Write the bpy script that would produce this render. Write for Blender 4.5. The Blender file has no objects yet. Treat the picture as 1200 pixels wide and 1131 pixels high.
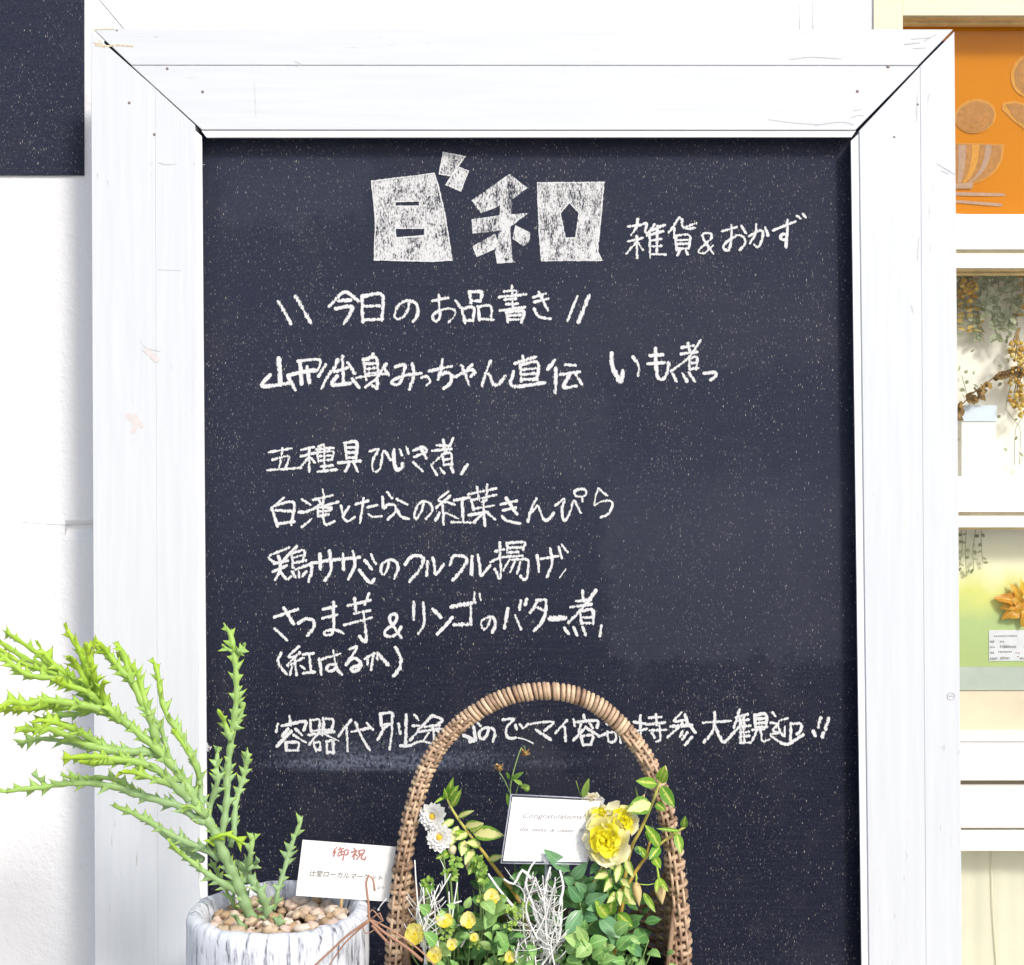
import bpy, bmesh, math, random
from mathutils import Vector, Matrix, Quaternion, noise as mnoise

random.seed(7)
R = math.radians
S = bpy.context.scene
COL = S.collection

# ------------------------------------------------------------------ camera, sky, sun, exposure
CAM_D, CAM_Z = 1.5, 0.75
cam = bpy.data.cameras.new("camera")
cam_o = bpy.data.objects.new("camera", cam)
COL.objects.link(cam_o)
cam_o.location = (0, -CAM_D, CAM_Z)
cam_o.rotation_euler = (R(90), 0, 0)
cam.sensor_width = 36
cam.lens = 45
cam.clip_start = 0.02
cam.clip_end = 500
S.camera = cam_o

SUN_EL, SUN_AZ = 38, 32        # azimuth: degrees to the right of straight behind the camera
world = bpy.data.worlds.new("World")
S.world = world
world.use_nodes = True
wn = world.node_tree
for n in list(wn.nodes):
    wn.nodes.remove(n)
sky = wn.nodes.new("ShaderNodeTexSky")
sky.sky_type = 'NISHITA'
sky.sun_disc = False
sky.sun_elevation = R(SUN_EL)
sky.sun_rotation = R(180 - SUN_AZ)
sky.air_density = 1.0
sky.dust_density = 2.5
bg = wn.nodes.new("ShaderNodeBackground")
bg.inputs[1].default_value = 0.095
wo = wn.nodes.new("ShaderNodeOutputWorld")
wn.links.new(sky.outputs[0], bg.inputs[0])
wn.links.new(bg.outputs[0], wo.inputs[0])

sun = bpy.data.lights.new("sun", 'SUN')
sun.energy = 1.5
sun.angle = R(10)
sun.color = (1.0, 0.96, 0.9)
sun_o = bpy.data.objects.new("sun", sun)
COL.objects.link(sun_o)
sd = Vector((math.sin(R(SUN_AZ)) * math.cos(R(SUN_EL)), -math.cos(R(SUN_AZ)) * math.cos(R(SUN_EL)), math.sin(R(SUN_EL))))
sun_o.rotation_euler = sd.to_track_quat('Z', 'Y').to_euler()
sun_o.location = sd * 5

S.render.engine = 'CYCLES'
S.view_settings.view_transform = 'Standard'
S.view_settings.look = 'None'
S.view_settings.exposure = 0.92
S.view_settings.gamma = 1
S.cycles.max_bounces = 8
S.cycles.transparent_max_bounces = 24
S.cycles.use_denoising = True
S.cycles.sample_clamp_indirect = 6


# ------------------------------------------------------------------ helpers
def P(px, py, Y=0.0):
    k = (CAM_D + Y) / CAM_D / 1000.0
    return Vector(((px - 600) * k, Y, CAM_Z - (py - 565.5) * k))


def pxs(Y):
    return (CAM_D + Y) / CAM_D / 1000.0


ORIGIN = {}


class MB:
    def __init__(s):
        s.v = []; s.f = []; s.uv = []; s.c = []; s.mi = []

    def vert(s, p, uv=(0, 0), c=0.0):
        s.v.append(Vector(p)); s.uv.append(uv); s.c.append(c)
        return len(s.v) - 1

    def face(s, idx, mi=0):
        s.f.append(tuple(idx)); s.mi.append(mi)

    def box(s, a, b, mi=0, c=0.0):
        x0, y0, z0 = a; x1, y1, z1 = b
        x0, x1 = min(x0, x1), max(x0, x1); y0, y1 = min(y0, y1), max(y0, y1); z0, z1 = min(z0, z1), max(z0, z1)
        i = [s.vert(p, c=c) for p in ((x0, y0, z0), (x1, y0, z0), (x1, y1, z0), (x0, y1, z0), (x0, y0, z1), (x1, y0, z1), (x1, y1, z1), (x0, y1, z1))]
        for q in ((3, 2, 1, 0), (4, 5, 6, 7), (0, 1, 5, 4), (1, 2, 6, 5), (2, 3, 7, 6), (3, 0, 4, 7)):
            s.face([i[k] for k in q], mi)

    def pxbox(s, x0, y0, x1, y1, Yf, Yb, mi=0, c=0.0):
        """box whose front face covers the given pixels at depth Yf"""
        a = P(x0, y1, Yf); b = P(x1, y0, Yf)
        s.box((a.x, Yf, a.z), (b.x, Yb, b.z), mi, c)

    def prism(s, pts, depth, mi=0, c=0.0):
        """polygon of 3D points (counter-clockwise from camera) extruded along +Y"""
        n = len(pts)
        a = [s.vert(p, c=c) for p in pts]
        b = [s.vert(Vector(p) + Vector((0, depth, 0)), c=c) for p in pts]
        s.face(a, mi); s.face(b[::-1], mi)
        for k in range(n):
            s.face((a[(k + 1) % n], a[k], b[k], b[(k + 1) % n]), mi)

    def tube(s, pts, rad, seg=8, cap=True, mi=0, cols=None, flat=None, u0=0.0):
        pts = [Vector(p) for p in pts]
        n = len(pts)
        if not hasattr(rad, '__len__'):
            rad = [rad] * n
        t0 = (pts[1] - pts[0]).normalized()
        up = Vector((0, -1, 0)) if abs(t0.y) < 0.9 else Vector((1, 0, 0))
        nrm = (up - t0 * up.dot(t0)).normalized()
        rings = []
        L = u0
        for k in range(n):
            if k == 0: t = pts[1] - pts[0]
            elif k == n - 1: t = pts[-1] - pts[-2]
            else: t = pts[k + 1] - pts[k - 1]
            t.normalize()
            nrm = nrm - t * nrm.dot(t)
            if nrm.length < 1e-6: nrm = t.orthogonal()
            nrm.normalize()
            b = t.cross(nrm)
            if k: L += (pts[k] - pts[k - 1]).length
            ring = []
            for j in range(seg):
                a = 2 * math.pi * j / seg
                r = rad[k]
                off = nrm * math.cos(a) * r * (flat or 1.0) + b * math.sin(a) * r
                ring.append(s.vert(pts[k] + off, (L, j / seg), cols[k] if cols else 0.0))
            rings.append(ring)
        for k in range(n - 1):
            for j in range(seg):
                s.face((rings[k][j], rings[k][(j + 1) % seg], rings[k + 1][(j + 1) % seg], rings[k + 1][j]), mi)
        if cap:
            s.face(rings[0][::-1], mi); s.face(rings[-1], mi)
        return rings

    def blob(s, c, r, n=6, m=8, sc=(1, 1, 1), mi=0, jit=0.0, col=0.0, rot=None):
        c = Vector(c)
        rows = []
        seed = random.random() * 50
        for i in range(n + 1):
            th = math.pi * i / n
            row = []
            for j in range(m):
                if i in (0, n) and j: row.append(row[0]); continue
                ph = 2 * math.pi * j / m
                d = Vector((math.sin(th) * math.cos(ph), math.sin(th) * math.sin(ph), math.cos(th)))
                k = 1 + jit * mnoise.noise(d * 1.7 + Vector((seed, 0, 0)))
                q = Vector((d.x * sc[0], d.y * sc[1], d.z * sc[2])) * r * k
                if rot: q = rot @ q
                row.append(s.vert(c + q, (j / m, i / n), col))
            rows.append(row)
        for i in range(n):
            for j in range(m):
                q = [rows[i][j], rows[i][(j + 1) % m], rows[i + 1][(j + 1) % m], rows[i + 1][j]]
                q2 = []
                for x in q:
                    if x not in q2: q2.append(x)
                if len(q2) > 2: s.face(q2[::-1], mi)

    def leaf(s, base, tip, w, roll=0.0, fold=0.25, curl=0.1, na=7, nc=4, shape=0.85, mi=0, col=0.0, wave=0.0, nrm=None):
        base = Vector(base); tip = Vector(tip)
        d = tip - base; L = d.length
        if L < 1e-6: return
        d.normalize()
        vn = Vector((0, -1, 0.35)) if nrm is None else Vector(nrm)
        vn = vn - d * vn.dot(d)
        if vn.length < 1e-4: vn = d.orthogonal()
        vn.normalize()
        vn = Quaternion(d, roll) @ vn
        sd_ = d.cross(vn).normalized()
        g = []
        ph = random.random() * 6
        for i in range(na + 1):
            t = i / na
            ww = w * 0.5 * max(0.03, math.sin(math.pi * min(1, t ** shape)) ** 0.8)
            row = []
            for j in range(nc + 1):
                v = -1 + 2 * j / nc
                h = fold * ww * abs(v) + curl * L * (t * (1 - t)) * 1.6 - curl * L * 0.5 * t * t
                h += wave * ww * math.sin(t * 9 + ph + (2 if v > 0 else 0)) * abs(v)
                row.append(s.vert(base + d * (L * t) + sd_ * (ww * v) + vn * h, (v, t), col))
            g.append(row)
        for i in range(na):
            for j in range(nc):
                s.face((g[i][j], g[i][j + 1], g[i + 1][j + 1], g[i + 1][j]), mi)

    def build(s, name, mats, parent=None, smooth=True):
        o = ORIGIN.get(parent.name, Vector()) if parent else Vector()
        me = bpy.data.meshes.new(name)
        me.from_pydata([tuple(v - o) for v in s.v], [], s.f)
        if not isinstance(mats, (list, tuple)): mats = [mats]
        for m in mats: me.materials.append(m)
        uvl = me.uv_layers.new(name="UVMap")
        li = [0] * len(me.loops)
        me.loops.foreach_get("vertex_index", li)
        flat = []
        for i in li: flat.extend(s.uv[i])
        uvl.data.foreach_set("uv", flat)
        at = me.attributes.new("tone", 'FLOAT', 'POINT')
        at.data.foreach_set("value", [float(x) for x in s.c])
        me.polygons.foreach_set("material_index", s.mi)
        me.polygons.foreach_set("use_smooth", [smooth] * len(me.polygons))
        me.update()
        ob = bpy.data.objects.new(name, me)
        COL.objects.link(ob)
        if parent:
            ob.parent = parent
            ORIGIN[ob.name] = o
        return ob


def tag(o, label=None, cat=None, group=None, kind=None):
    if label: o['label'] = label
    if cat: o['category'] = cat
    if group: o['group'] = group
    if kind: o['kind'] = kind
    return o


def thing(name, label, cat, loc, group=None):
    o = bpy.data.objects.new(name, None)
    o.empty_display_size = 0.05
    COL.objects.link(o)
    o.location = loc
    ORIGIN[o.name] = Vector(loc)
    return tag(o, label, cat, group)


def catmull(pts, step):
    pts = [Vector(p) for p in pts]
    if len(pts) == 2:
        n = max(1, int((pts[1] - pts[0]).length / step))
        return [pts[0].lerp(pts[1], k / n) for k in range(n + 1)]
    ext = [pts[0] * 2 - pts[1]] + pts + [pts[-1] * 2 - pts[-2]]
    out = []
    for i in range(1, len(ext) - 2):
        p0, p1, p2, p3 = ext[i - 1:i + 3]
        n = max(1, int((p2 - p1).length / step))
        for k in range(n):
            t = k / n
            out.append(0.5 * ((2 * p1) + (p2 - p0) * t + (2 * p0 - 5 * p1 + 4 * p2 - p3) * t * t + (3 * p1 - p0 - 3 * p2 + p3) * t ** 3))
    out.append(pts[-1])
    return out


# ------------------------------------------------------------------ materials
class NT:
    def __init__(s, name):
        s.m = bpy.data.materials.new(name); s.m.use_nodes = True
        s.t = s.m.node_tree
        for n in list(s.t.nodes): s.t.nodes.remove(n)
        s.out = s.n("ShaderNodeOutputMaterial")

    def n(s, t, **k):
        x = s.t.nodes.new(t)
        for a, b in k.items(): setattr(x, a, b)
        return x

    def l(s, a, b): s.t.links.new(a, b)

    def inp(s, sock, v):
        if hasattr(v, 'is_output') or hasattr(v, 'links'): s.l(v, sock)
        else: sock.default_value = v

    def math(s, op, a, b=0.0, c=None, clamp=False):
        x = s.n("ShaderNodeMath", operation=op, use_clamp=clamp)
        s.inp(x.inputs[0], a); s.inp(x.inputs[1], b)
        if c is not None: s.inp(x.inputs[2], c)
        return x.outputs[0]

    def coords(s, scale=(1, 1, 1), loc=(0, 0, 0), kind="Object"):
        tc = s.n("ShaderNodeTexCoord")
        mp = s.n("ShaderNodeMapping")
        mp.inputs['Scale'].default_value = scale
        mp.inputs['Location'].default_value = loc
        s.l(tc.outputs[kind], mp.inputs[0])
        return mp.outputs[0]

    def noise(s, vec, scale=1.0, detail=3, rough=0.55, dist=0.0):
        x = s.n("ShaderNodeTexNoise")
        x.inputs['Scale'].default_value = scale
        x.inputs['Detail'].default_value = detail
        x.inputs['Roughness'].default_value = rough
        x.inputs['Distortion'].default_value = dist
        s.l(vec, x.inputs['Vector'])
        return x.outputs['Fac']

    def range(s, v, a, b, c=0.0, d=1.0, smooth=False):
        x = s.n("ShaderNodeMapRange")
        x.interpolation_type = 'SMOOTHSTEP' if smooth else 'LINEAR'
        s.inp(x.inputs[0], v)
        for i, q in enumerate((a, b, c, d)): s.inp(x.inputs[1 + i], q)
        return x.outputs[0]

    def mix(s, f, a, b):
        x = s.n("ShaderNodeMix", data_type='RGBA')
        s.inp(x.inputs[0], f)
        s.inp(x.inputs[6], a if not isinstance(a, tuple) else (*a, 1)[:4])
        s.inp(x.inputs[7], b if not isinstance(b, tuple) else (*b, 1)[:4])
        return x.outputs[2]

    def ramp(s, f, stops):
        x = s.n("ShaderNodeValToRGB")
        e = x.color_ramp.elements
        while len(e) < len(stops): e.new(0.5)
        for i, (p, c) in enumerate(stops):
            e[i].position = p; e[i].color = (*c, 1)
        s.inp(x.inputs[0], f)
        return x.outputs[0]

    def attr(s, name="tone"):
        a = s.n("ShaderNodeAttribute"); a.attribute_name = name
        return a.outputs['Fac']

    def uv(s):
        tc = s.n("ShaderNodeTexCoord")
        sp = s.n("ShaderNodeSeparateXYZ")
        s.l(tc.outputs['UV'], sp.inputs[0])
        return sp.outputs[0], sp.outputs[1]

    def bump(s, h, strength=0.3, dist=0.002):
        b = s.n("ShaderNodeBump")
        b.inputs['Strength'].default_value = strength
        b.inputs['Distance'].default_value = dist
        s.l(h, b.inputs['Height'])
        return b.outputs[0]

    def principled(s, col, rough=0.6, normal=None, spec=0.4, transl=0.0, tcol=None, sheen=0.0):
        p = s.n("ShaderNodeBsdfPrincipled")
        s.inp(p.inputs['Base Color'], (*col, 1) if isinstance(col, tuple) else col)
        s.inp(p.inputs['Roughness'], rough)
        p.inputs['Specular IOR Level'].default_value = spec
        if normal: s.l(normal, p.inputs['Normal'])
        sh = p.outputs[0]
        if transl:
            t = s.n("ShaderNodeBsdfTranslucent")
            s.inp(t.inputs[0], (*col, 1) if isinstance(col, tuple) else (tcol or col))
            if tcol is not None: s.inp(t.inputs[0], tcol)
            mx = s.n("ShaderNodeMixShader")
            mx.inputs[0].default_value = transl
            s.l(sh, mx.inputs[1]); s.l(t.outputs[0], mx.inputs[2])
            sh = mx.outputs[0]
        s.l(sh, s.out.inputs[0])
        return s.m


def mat_plain(name, col, rough=0.6, var=0.12, scale=40, bump=0.0, bscale=200, spec=0.4, transl=0.0):
    t = NT(name)
    v = t.coords()
    n = t.noise(v, scale, 4)
    f = t.range(n, 0.3, 0.7, 1 - var, 1 + var)
    mm = t.n("ShaderNodeMix", data_type='RGBA', blend_type='MULTIPLY')
    mm.inputs[0].default_value = 1
    mm.inputs[6].default_value = (*col, 1)
    cx = t.n("ShaderNodeCombineColor")
    for i in range(3): t.l(f, cx.inputs[i])
    t.l(cx.outputs[0], mm.inputs[7])
    nr = t.bump(t.noise(v, bscale, 3), bump, 0.001) if bump else None
    return t.principled(mm.outputs[2], rough, nr, spec, transl)


def mat_white_wood(name, horizontal):
    t = NT(name)
    sc = (6, 40, 130) if horizontal else (130, 40, 6)
    v = t.coords(sc)
    g = t.noise(v, 1.0, 5, 0.6)
    v2 = t.coords((30, 30, 240) if horizontal else (240, 30, 30), (3, 1, 2))
    sp = t.noise(v2, 1.0, 3, 0.7)
    patch = t.noise(t.coords((7, 7, 9), (1, 5, 2)), 1.0, 2)
    worn = t.math('MULTIPLY', t.range(sp, 0.66, 0.72), t.range(patch, 0.52, 0.66))
    knot = t.range(t.noise(t.coords((5, 5, 5), (9, 2, 4)), 1.0, 2), 0.66, 0.8)
    c = t.mix(t.range(g, 0.35, 0.7), (0.632, 0.660, 0.692), (0.592, 0.620, 0.658))
    c = t.mix(t.math('MULTIPLY', knot, 0.3), c, (0.66, 0.58, 0.51))
    c = t.mix(t.math('MULTIPLY', worn, 0.7), c, (0.36, 0.33, 0.31))
    return t.principled(c, 0.5, t.bump(g, 0.12, 0.0012), 0.35)


def mat_chalkboard(name, tint_z):
    t = NT(name)
    tc = t.n("ShaderNodeTexCoord")
    sp = t.n("ShaderNodeSeparateXYZ"); t.l(tc.outputs['Object'], sp.inputs[0])
    X, Z = sp.outputs[0], sp.outputs[2]
    big = t.noise(t.coords((5, 5, 5)), 1.0, 4, 0.6)
    fine = t.noise(t.coords((900, 10, 160)), 1.0, 2)
    grain = t.noise(t.coords((330, 10, 330)), 1.0, 3, 0.7)
    base = t.mix(t.range(big, 0.3, 0.7), (0.0080, 0.0100, 0.0230), (0.0112, 0.0132, 0.0270))
    # lighter tint over the upper part, with an uneven lower edge
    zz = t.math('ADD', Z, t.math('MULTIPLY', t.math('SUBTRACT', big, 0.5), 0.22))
    upper_tint = t.range(zz, tint_z - 0.10, tint_z + 0.28, 0.0, 1.0, True)
    upper_tint = t.math('MULTIPLY', upper_tint, t.range(grain, 0.25, 0.75, 0.65, 1.2))
    c = t.mix(t.math('MULTIPLY', upper_tint, 0.9), base, (0.0245, 0.0285, 0.0510))
    wv = t.noise(t.coords((620, 10, 620), (4, 0, 9)), 1.0, 2, 0.8)
    c = t.mix(t.range(wv, 0.48, 0.30, 0.0, 0.75), c, (0.004, 0.0045, 0.008))
    c = t.mix(t.range(wv, 0.54, 0.72, 0.0, 0.6), c, (0.058, 0.066, 0.098))
    hl_ = t.noise(t.coords((14, 10, 420), (1, 0, 3)), 1.0, 3, 0.6)
    c = t.mix(t.range(hl_, 0.5, 0.8, 0.0, 0.3), c, (0.055, 0.058, 0.072))
    cl_ = t.noise(t.coords((11, 10, 8), (8, 0, 2)), 1.0, 4, 0.6)
    c = t.mix(t.range(cl_, 0.52, 0.70, 0.0, 0.35), c, (0.042, 0.043, 0.052))
    c = t.mix(t.range(fine, 0.5, 0.75, 0.0, 0.35), c, (0.040, 0.046, 0.070))

    def dashes(sx, sz, r, keep, off):
        vo = t.n("ShaderNodeTexVoronoi"); vo.inputs['Scale'].default_value = 1.0
        vo.voronoi_dimensions = '2D'
        cb = t.n("ShaderNodeCombineXYZ")
        t.l(t.math('MULTIPLY_ADD', X, sx, off), cb.inputs[0])
        t.l(t.math('MULTIPLY_ADD', Z, sz, off * 1.7), cb.inputs[1])
        t.l(cb.outputs[0], vo.inputs['Vector'])
        cs = t.n("ShaderNodeSeparateColor"); t.l(vo.outputs['Color'], cs.inputs[0])
        lf = t.noise(t.coords((10, 10, 5), (off, 0, off)), 1.0, 4, 0.65)
        th = t.range(lf, 0.40, 0.68, min(0.998, keep + 0.088), keep - 0.16)
        on = t.math('GREATER_THAN', cs.outputs[0], th)
        rr = t.math('MULTIPLY', t.math('ADD', cs.outputs[1], 0.5), r)
        d = t.range(vo.outputs['Distance'], t.math('MULTIPLY', rr, 0.5), rr, 1.0, 0.0)
        return t.math('MULTIPLY', t.math('MULTIPLY', on, d), t.math('POWER', t.range(cs.outputs[2], 0, 1, 0.35, 1.0), 2.0))
    d1 = dashes(640, 190, 0.22, 0.915, 3.1)
    d2 = dashes(760, 230, 0.26, 0.90, 11.7)
    d3 = dashes(420, 115, 0.14, 0.96, 23.2)
    d4 = dashes(760, 520, 0.34, 0.86, 41.0)
    c = t.mix(t.math('MULTIPLY', d4, 0.25), c, (0.17, 0.175, 0.19))
    c = t.mix(t.math('MULTIPLY', d1, 0.6), c, (0.46, 0.44, 0.40))
    c = t.mix(t.math('MULTIPLY', d2, 0.5), c, (0.42, 0.41, 0.39))
    c = t.mix(t.math('MULTIPLY', d3, 0.8), c, (0.58, 0.55, 0.49))

    def wiped(x0, x1, y0, y1, off):
        a = P(x0, y1); b = P(x1, y0)
        wob = t.noise(t.coords((24, 24, 24), (off, 0, 0)), 1.0, 4, 0.7)
        xx = t.math('ADD', X, t.math('MULTIPLY', t.math('SUBTRACT', wob, 0.5), 0.10))
        zz_ = t.math('ADD', Z, t.math('MULTIPLY', t.math('SUBTRACT', wob, 0.5), 0.13))
        m1 = t.math('MULTIPLY', t.range(xx, a.x - 0.012, a.x + 0.012, 0, 1, True), t.range(xx, b.x - 0.012, b.x + 0.012, 1, 0, True))
        m2 = t.math('MULTIPLY', t.range(zz_, a.z - 0.008, a.z + 0.010, 0, 1, True), t.range(zz_, b.z - 0.06, b.z + 0.06, 1, 0, True))
        return t.math('MULTIPLY', m1, m2)
    if tint_z < 2 and tint_z > -5:
        c = t.mix(t.math('MULTIPLY', wiped(700, 990, 560, 775, 1.0), 0.20), c, (0.070, 0.075, 0.105))
        c = t.mix(t.math('MULTIPLY', wiped(540, 700, 455, 560, 4.0), 0.14), c, (0.070, 0.073, 0.095))
        c = t.mix(t.math('MULTIPLY', wiped(640, 960, 330, 430, 7.0), 0.10), c, (0.075, 0.078, 0.098))
        c = t.mix(t.math('MULTIPLY', wiped(250, 420, 180, 260, 11.0), 0.15), c, (0.070, 0.077, 0.112))
    # dry wiped smears of chalk
    def smear(x0, x1, y0, y1, soft, amt):
        a = P(x0, y0); b = P(x1, y1)
        mx = t.math('MULTIPLY', t.range(X, a.x - 0.03, a.x + 0.05, 0, 1, True), t.range(X, b.x - 0.10, b.x + 0.05, 1, 0, True))
        mz = t.math('MULTIPLY', t.range(Z, b.z - 0.002, b.z + 0.006, 0, 1, True), t.range(Z, a.z - soft, a.z + 0.006, 1, 0, True))
        hn = t.noise(t.coords((7, 7, 120), (x0, 0, 0)), 1.0, 4, 0.65)
        vn = t.noise(t.coords((260, 9, 200), (x0, 3, 0)), 1.0, 2, 0.6)
        k = t.math('MULTIPLY', t.range(hn, 0.3, 0.7), t.range(vn, 0.40, 0.62))
        return t.math('MULTIPLY', t.math('MULTIPLY', mx, mz), t.math('MULTIPLY', k, amt))
    if tint_z < 2:
        c = t.mix(smear(305, 600, 852, 903, 0.06, 0.5), c, (0.30, 0.34, 0.48))
        c = t.mix(smear(350, 510, 874, 905, 0.03, 0.55), c, (0.34, 0.38, 0.50))
        c = t.mix(smear(600, 665, 880, 902, 0.02, 0.35), c, (0.4, 0.44, 0.56))
    rough = t.range(grain, 0.2, 0.8, 0.55, 0.8)
    return t.principled(c, rough, t.bump(fine, 0.15, 0.0005), 0.10)


def mat_chalk(name, fill=False):
    t = NT(name)
    u, v = t.uv()
    n1 = t.noise(t.coords((520, 520, 200)), 1.0, 3, 0.65)
    n2 = t.noise(t.coords((900, 900, 420), (5, 1, 2)), 1.0, 2, 0.6)
    nn = t.math('ADD', t.math('MULTIPLY', n1, 0.6), t.math('MULTIPLY', n2, 0.4))
    if fill:
        lf = t.noise(t.coords((60, 60, 30)), 1.0, 2)
        a = t.range(t.math('ADD', nn, t.math('MULTIPLY', t.math('SUBTRACT', lf, 0.5), 0.5)), 0.36, 0.54)
        a = t.math('MULTIPLY', a, 0.96)
    else:
        e = t.math('SUBTRACT', 1.0, t.math('ABSOLUTE', v))
        n3 = t.noise(t.coords((800, 800, 170), (2, 7, 1)), 1.0, 2, 0.5)
        val = t.math('ADD', t.math('MULTIPLY', e, 1.55), t.math('MULTIPLY', t.math('SUBTRACT', nn, 0.5), 4.2))
        val = t.math('ADD', val, t.math('MULTIPLY', t.math('SUBTRACT', n3, 0.5), 2.4))
        pr = t.noise(t.coords((28, 28, 28), (6, 2, 4)), 1.0, 2)
        val = t.math('ADD', val, t.math('MULTIPLY', t.math('SUBTRACT', pr, 0.5), 2.4))
        a = t.range(val, 0.14, 0.62)
    c = t.mix(n2, (0.50, 0.51, 0.525), (0.76, 0.765, 0.775))
    p = t.n("ShaderNodeBsdfDiffuse"); t.l(c, p.inputs[0])
    tr = t.n("ShaderNodeBsdfTransparent")
    mx = t.n("ShaderNodeMixShader")
    t.l(a, mx.inputs[0]); t.l(tr.outputs[0], mx.inputs[1]); t.l(p.outputs[0], mx.inputs[2])
    t.l(mx.outputs[0], t.out.inputs[0])
    return t.m


def mat_glass(name):
    t = NT(name)
    tr = t.n("ShaderNodeBsdfTransparent"); tr.inputs[0].default_value = (0.97, 0.98, 0.97, 1)
    gl = t.n("ShaderNodeBsdfGlossy"); gl.inputs['Roughness'].default_value = 0.01
    fr = t.n("ShaderNodeFresnel"); fr.inputs[0].default_value = 1.45
    geo = t.n("ShaderNodeNewGeometry")
    k = t.math('MULTIPLY', t.math('MULTIPLY', fr.outputs[0], 0.45), t.math('SUBTRACT', 1.0, geo.outputs['Backfacing']), clamp=True)
    mx = t.n("ShaderNodeMixShader")
    t.l(k, mx.inputs[0]); t.l(tr.outputs[0], mx.inputs[1]); t.l(gl.outputs[0], mx.inputs[2])
    t.l(mx.outputs[0], t.out.inputs[0])
    return t.m


def mat_leaf(name, dark, light, center=None, margin=None, transl=0.25, rough=0.4, varieg=0.0, veins=True):
    """green leaf; center = colour of the variegated middle (UV v=0), spreading by varieg"""
    t = NT(name)
    u, v = t.uv()
    au = t.math('ABSOLUTE', u)
    tone = t.attr()
    n = t.noise(t.coords((160, 160, 160)), 1.0, 3)
    c = t.mix(t.math('ADD', t.math('MULTIPLY', tone, 0.75), t.math('MULTIPLY', t.math('SUBTRACT', n, 0.5), 0.8), clamp=True), dark, light)
    if center:
        wob = t.math('MULTIPLY', t.math('SUBTRACT', t.noise(t.coords((330, 330, 330)), 1.0, 3), 0.5), 0.9)
        edge = t.math('ADD', au, wob)
        k = t.range(edge, varieg - 0.08, varieg + 0.08, 1, 0)
        c = t.mix(k, c, center)
    if veins:
        vv = t.math('SUBTRACT', v, t.math('MULTIPLY', au, 0.35))
        st = t.math('PINGPONG', t.math('MULTIPLY', vv, 7.0), 0.5)
        ln = t.math('MAXIMUM', t.range(st, 0.0, 0.08, 0.35, 0.0), t.range(au, 0.03, 0.09, 0.55, 0.0))
        c = t.mix(ln, c, tuple(min(1, x * 1.5 + 0.03) for x in light))
    return t.principled(c, rough, t.bump(n, 0.25, 0.0008), 0.4, transl)


def mat_tone(name, stops, rough=0.5, nscale=120, namt=0.15, bump=0.15, transl=0.0, spec=0.4):
    """colour from the per-vertex 'tone' (pigment along a stem, petal or strand)"""
    t = NT(name)
    n = t.noise(t.coords((nscale,) * 3), 1.0, 4, 0.6)
    f = t.math('ADD', t.attr(), t.math('MULTIPLY', t.math('SUBTRACT', n, 0.5), namt * 2), clamp=True)
    return t.principled(t.ramp(f, stops), rough, t.bump(n, bump, 0.001), spec, transl)


M = {}
M['lip'] = mat_plain('brightened_white_reveal', (0.82, 0.83, 0.86), 0.5, 0.03, 30)  # whiter than the frame wood, brightening the shaded inner edges by colour
M['wood_h'] = mat_white_wood("white_painted_wood_horizontal", True)
M['wood_v'] = mat_white_wood("white_painted_wood_vertical", False)
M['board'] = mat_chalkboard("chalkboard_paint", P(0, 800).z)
M['slate'] = mat_chalkboard("dark_panel_paint", -9.0)
M['chalk'] = mat_chalk("chalk_strokes")
M['chalk_fill'] = mat_chalk("chalk_shading", True)
M['glass'] = mat_glass("window_glass")
M['nail'] = mat_plain("nail_rust", (0.22, 0.17, 0.15), 0.6, 0.3, 300)
M['plug'] = mat_plain("filled_screw_hole", (0.5, 0.5, 0.52), 0.7, 0.2, 300)
M['cream'] = mat_plain("cream_painted_door", (0.70, 0.655, 0.49), 0.45, 0.03, 8)
M['doorwhite'] = mat_plain("white_painted_door", (0.80, 0.79, 0.755), 0.45, 0.03, 8)
M['gold'] = mat_plain("orange_lit_moulding", (0.66, 0.50, 0.25), 0.4, 0.15, 60)  # wood tan with the cloth's orange reflection put into the colour
M['palegold'] = mat_plain("pale_varnish", (0.70, 0.62, 0.42), 0.45, 0.1, 60)
M['card'] = mat_plain("white_card", (0.82, 0.82, 0.80), 0.7, 0.02, 50)
M['ink'] = mat_plain("black_ink", (0.05, 0.05, 0.055), 0.7, 0.2, 300)
M['greyink'] = mat_plain("grey_ink", (0.30, 0.29, 0.30), 0.7, 0.25, 500)
M['redink'] = mat_plain("faded_red_ink", (0.42, 0.17, 0.16), 0.7, 0.2, 300)
M['plastic'] = mat_plain("dark_liner", (0.035, 0.035, 0.05), 0.4, 0.2, 40)
M['soil'] = mat_plain("potting_soil", (0.05, 0.036, 0.026), 0.95, 0.5, 300, 0.8, 400)


def mat_plaster():
    t = NT("white_rendered_plaster")
    v = t.coords()
    n = t.noise(v, 120, 5, 0.6)
    n2 = t.noise(v, 340, 3, 0.6)
    sc = t.noise(t.coords((3, 3, 3)), 1.0, 3)
    c = t.mix(t.range(sc, 0.3, 0.7), (0.82, 0.82, 0.83), (0.79, 0.79, 0.805))
    h = t.math('ADD', n, t.math('MULTIPLY', n2, 0.35))
    return t.principled(c, 0.8, t.bump(h, 0.55, 0.003), 0.2)


M['plaster'] = mat_plaster()


def mat_concrete():
    t = NT("pale_concrete")
    v = t.coords()
    n = t.noise(v, 3, 5, 0.6); n2 = t.noise(v, 90, 4, 0.6)
    c = t.mix(t.math('ADD', t.math('MULTIPLY', n, 0.6), t.math('MULTIPLY', n2, 0.4)), (0.24, 0.235, 0.22), (0.42, 0.41, 0.39))
    return t.principled(c, 0.85, t.bump(n2, 0.4, 0.003), 0.3)


M['concrete'] = mat_concrete()

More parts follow.
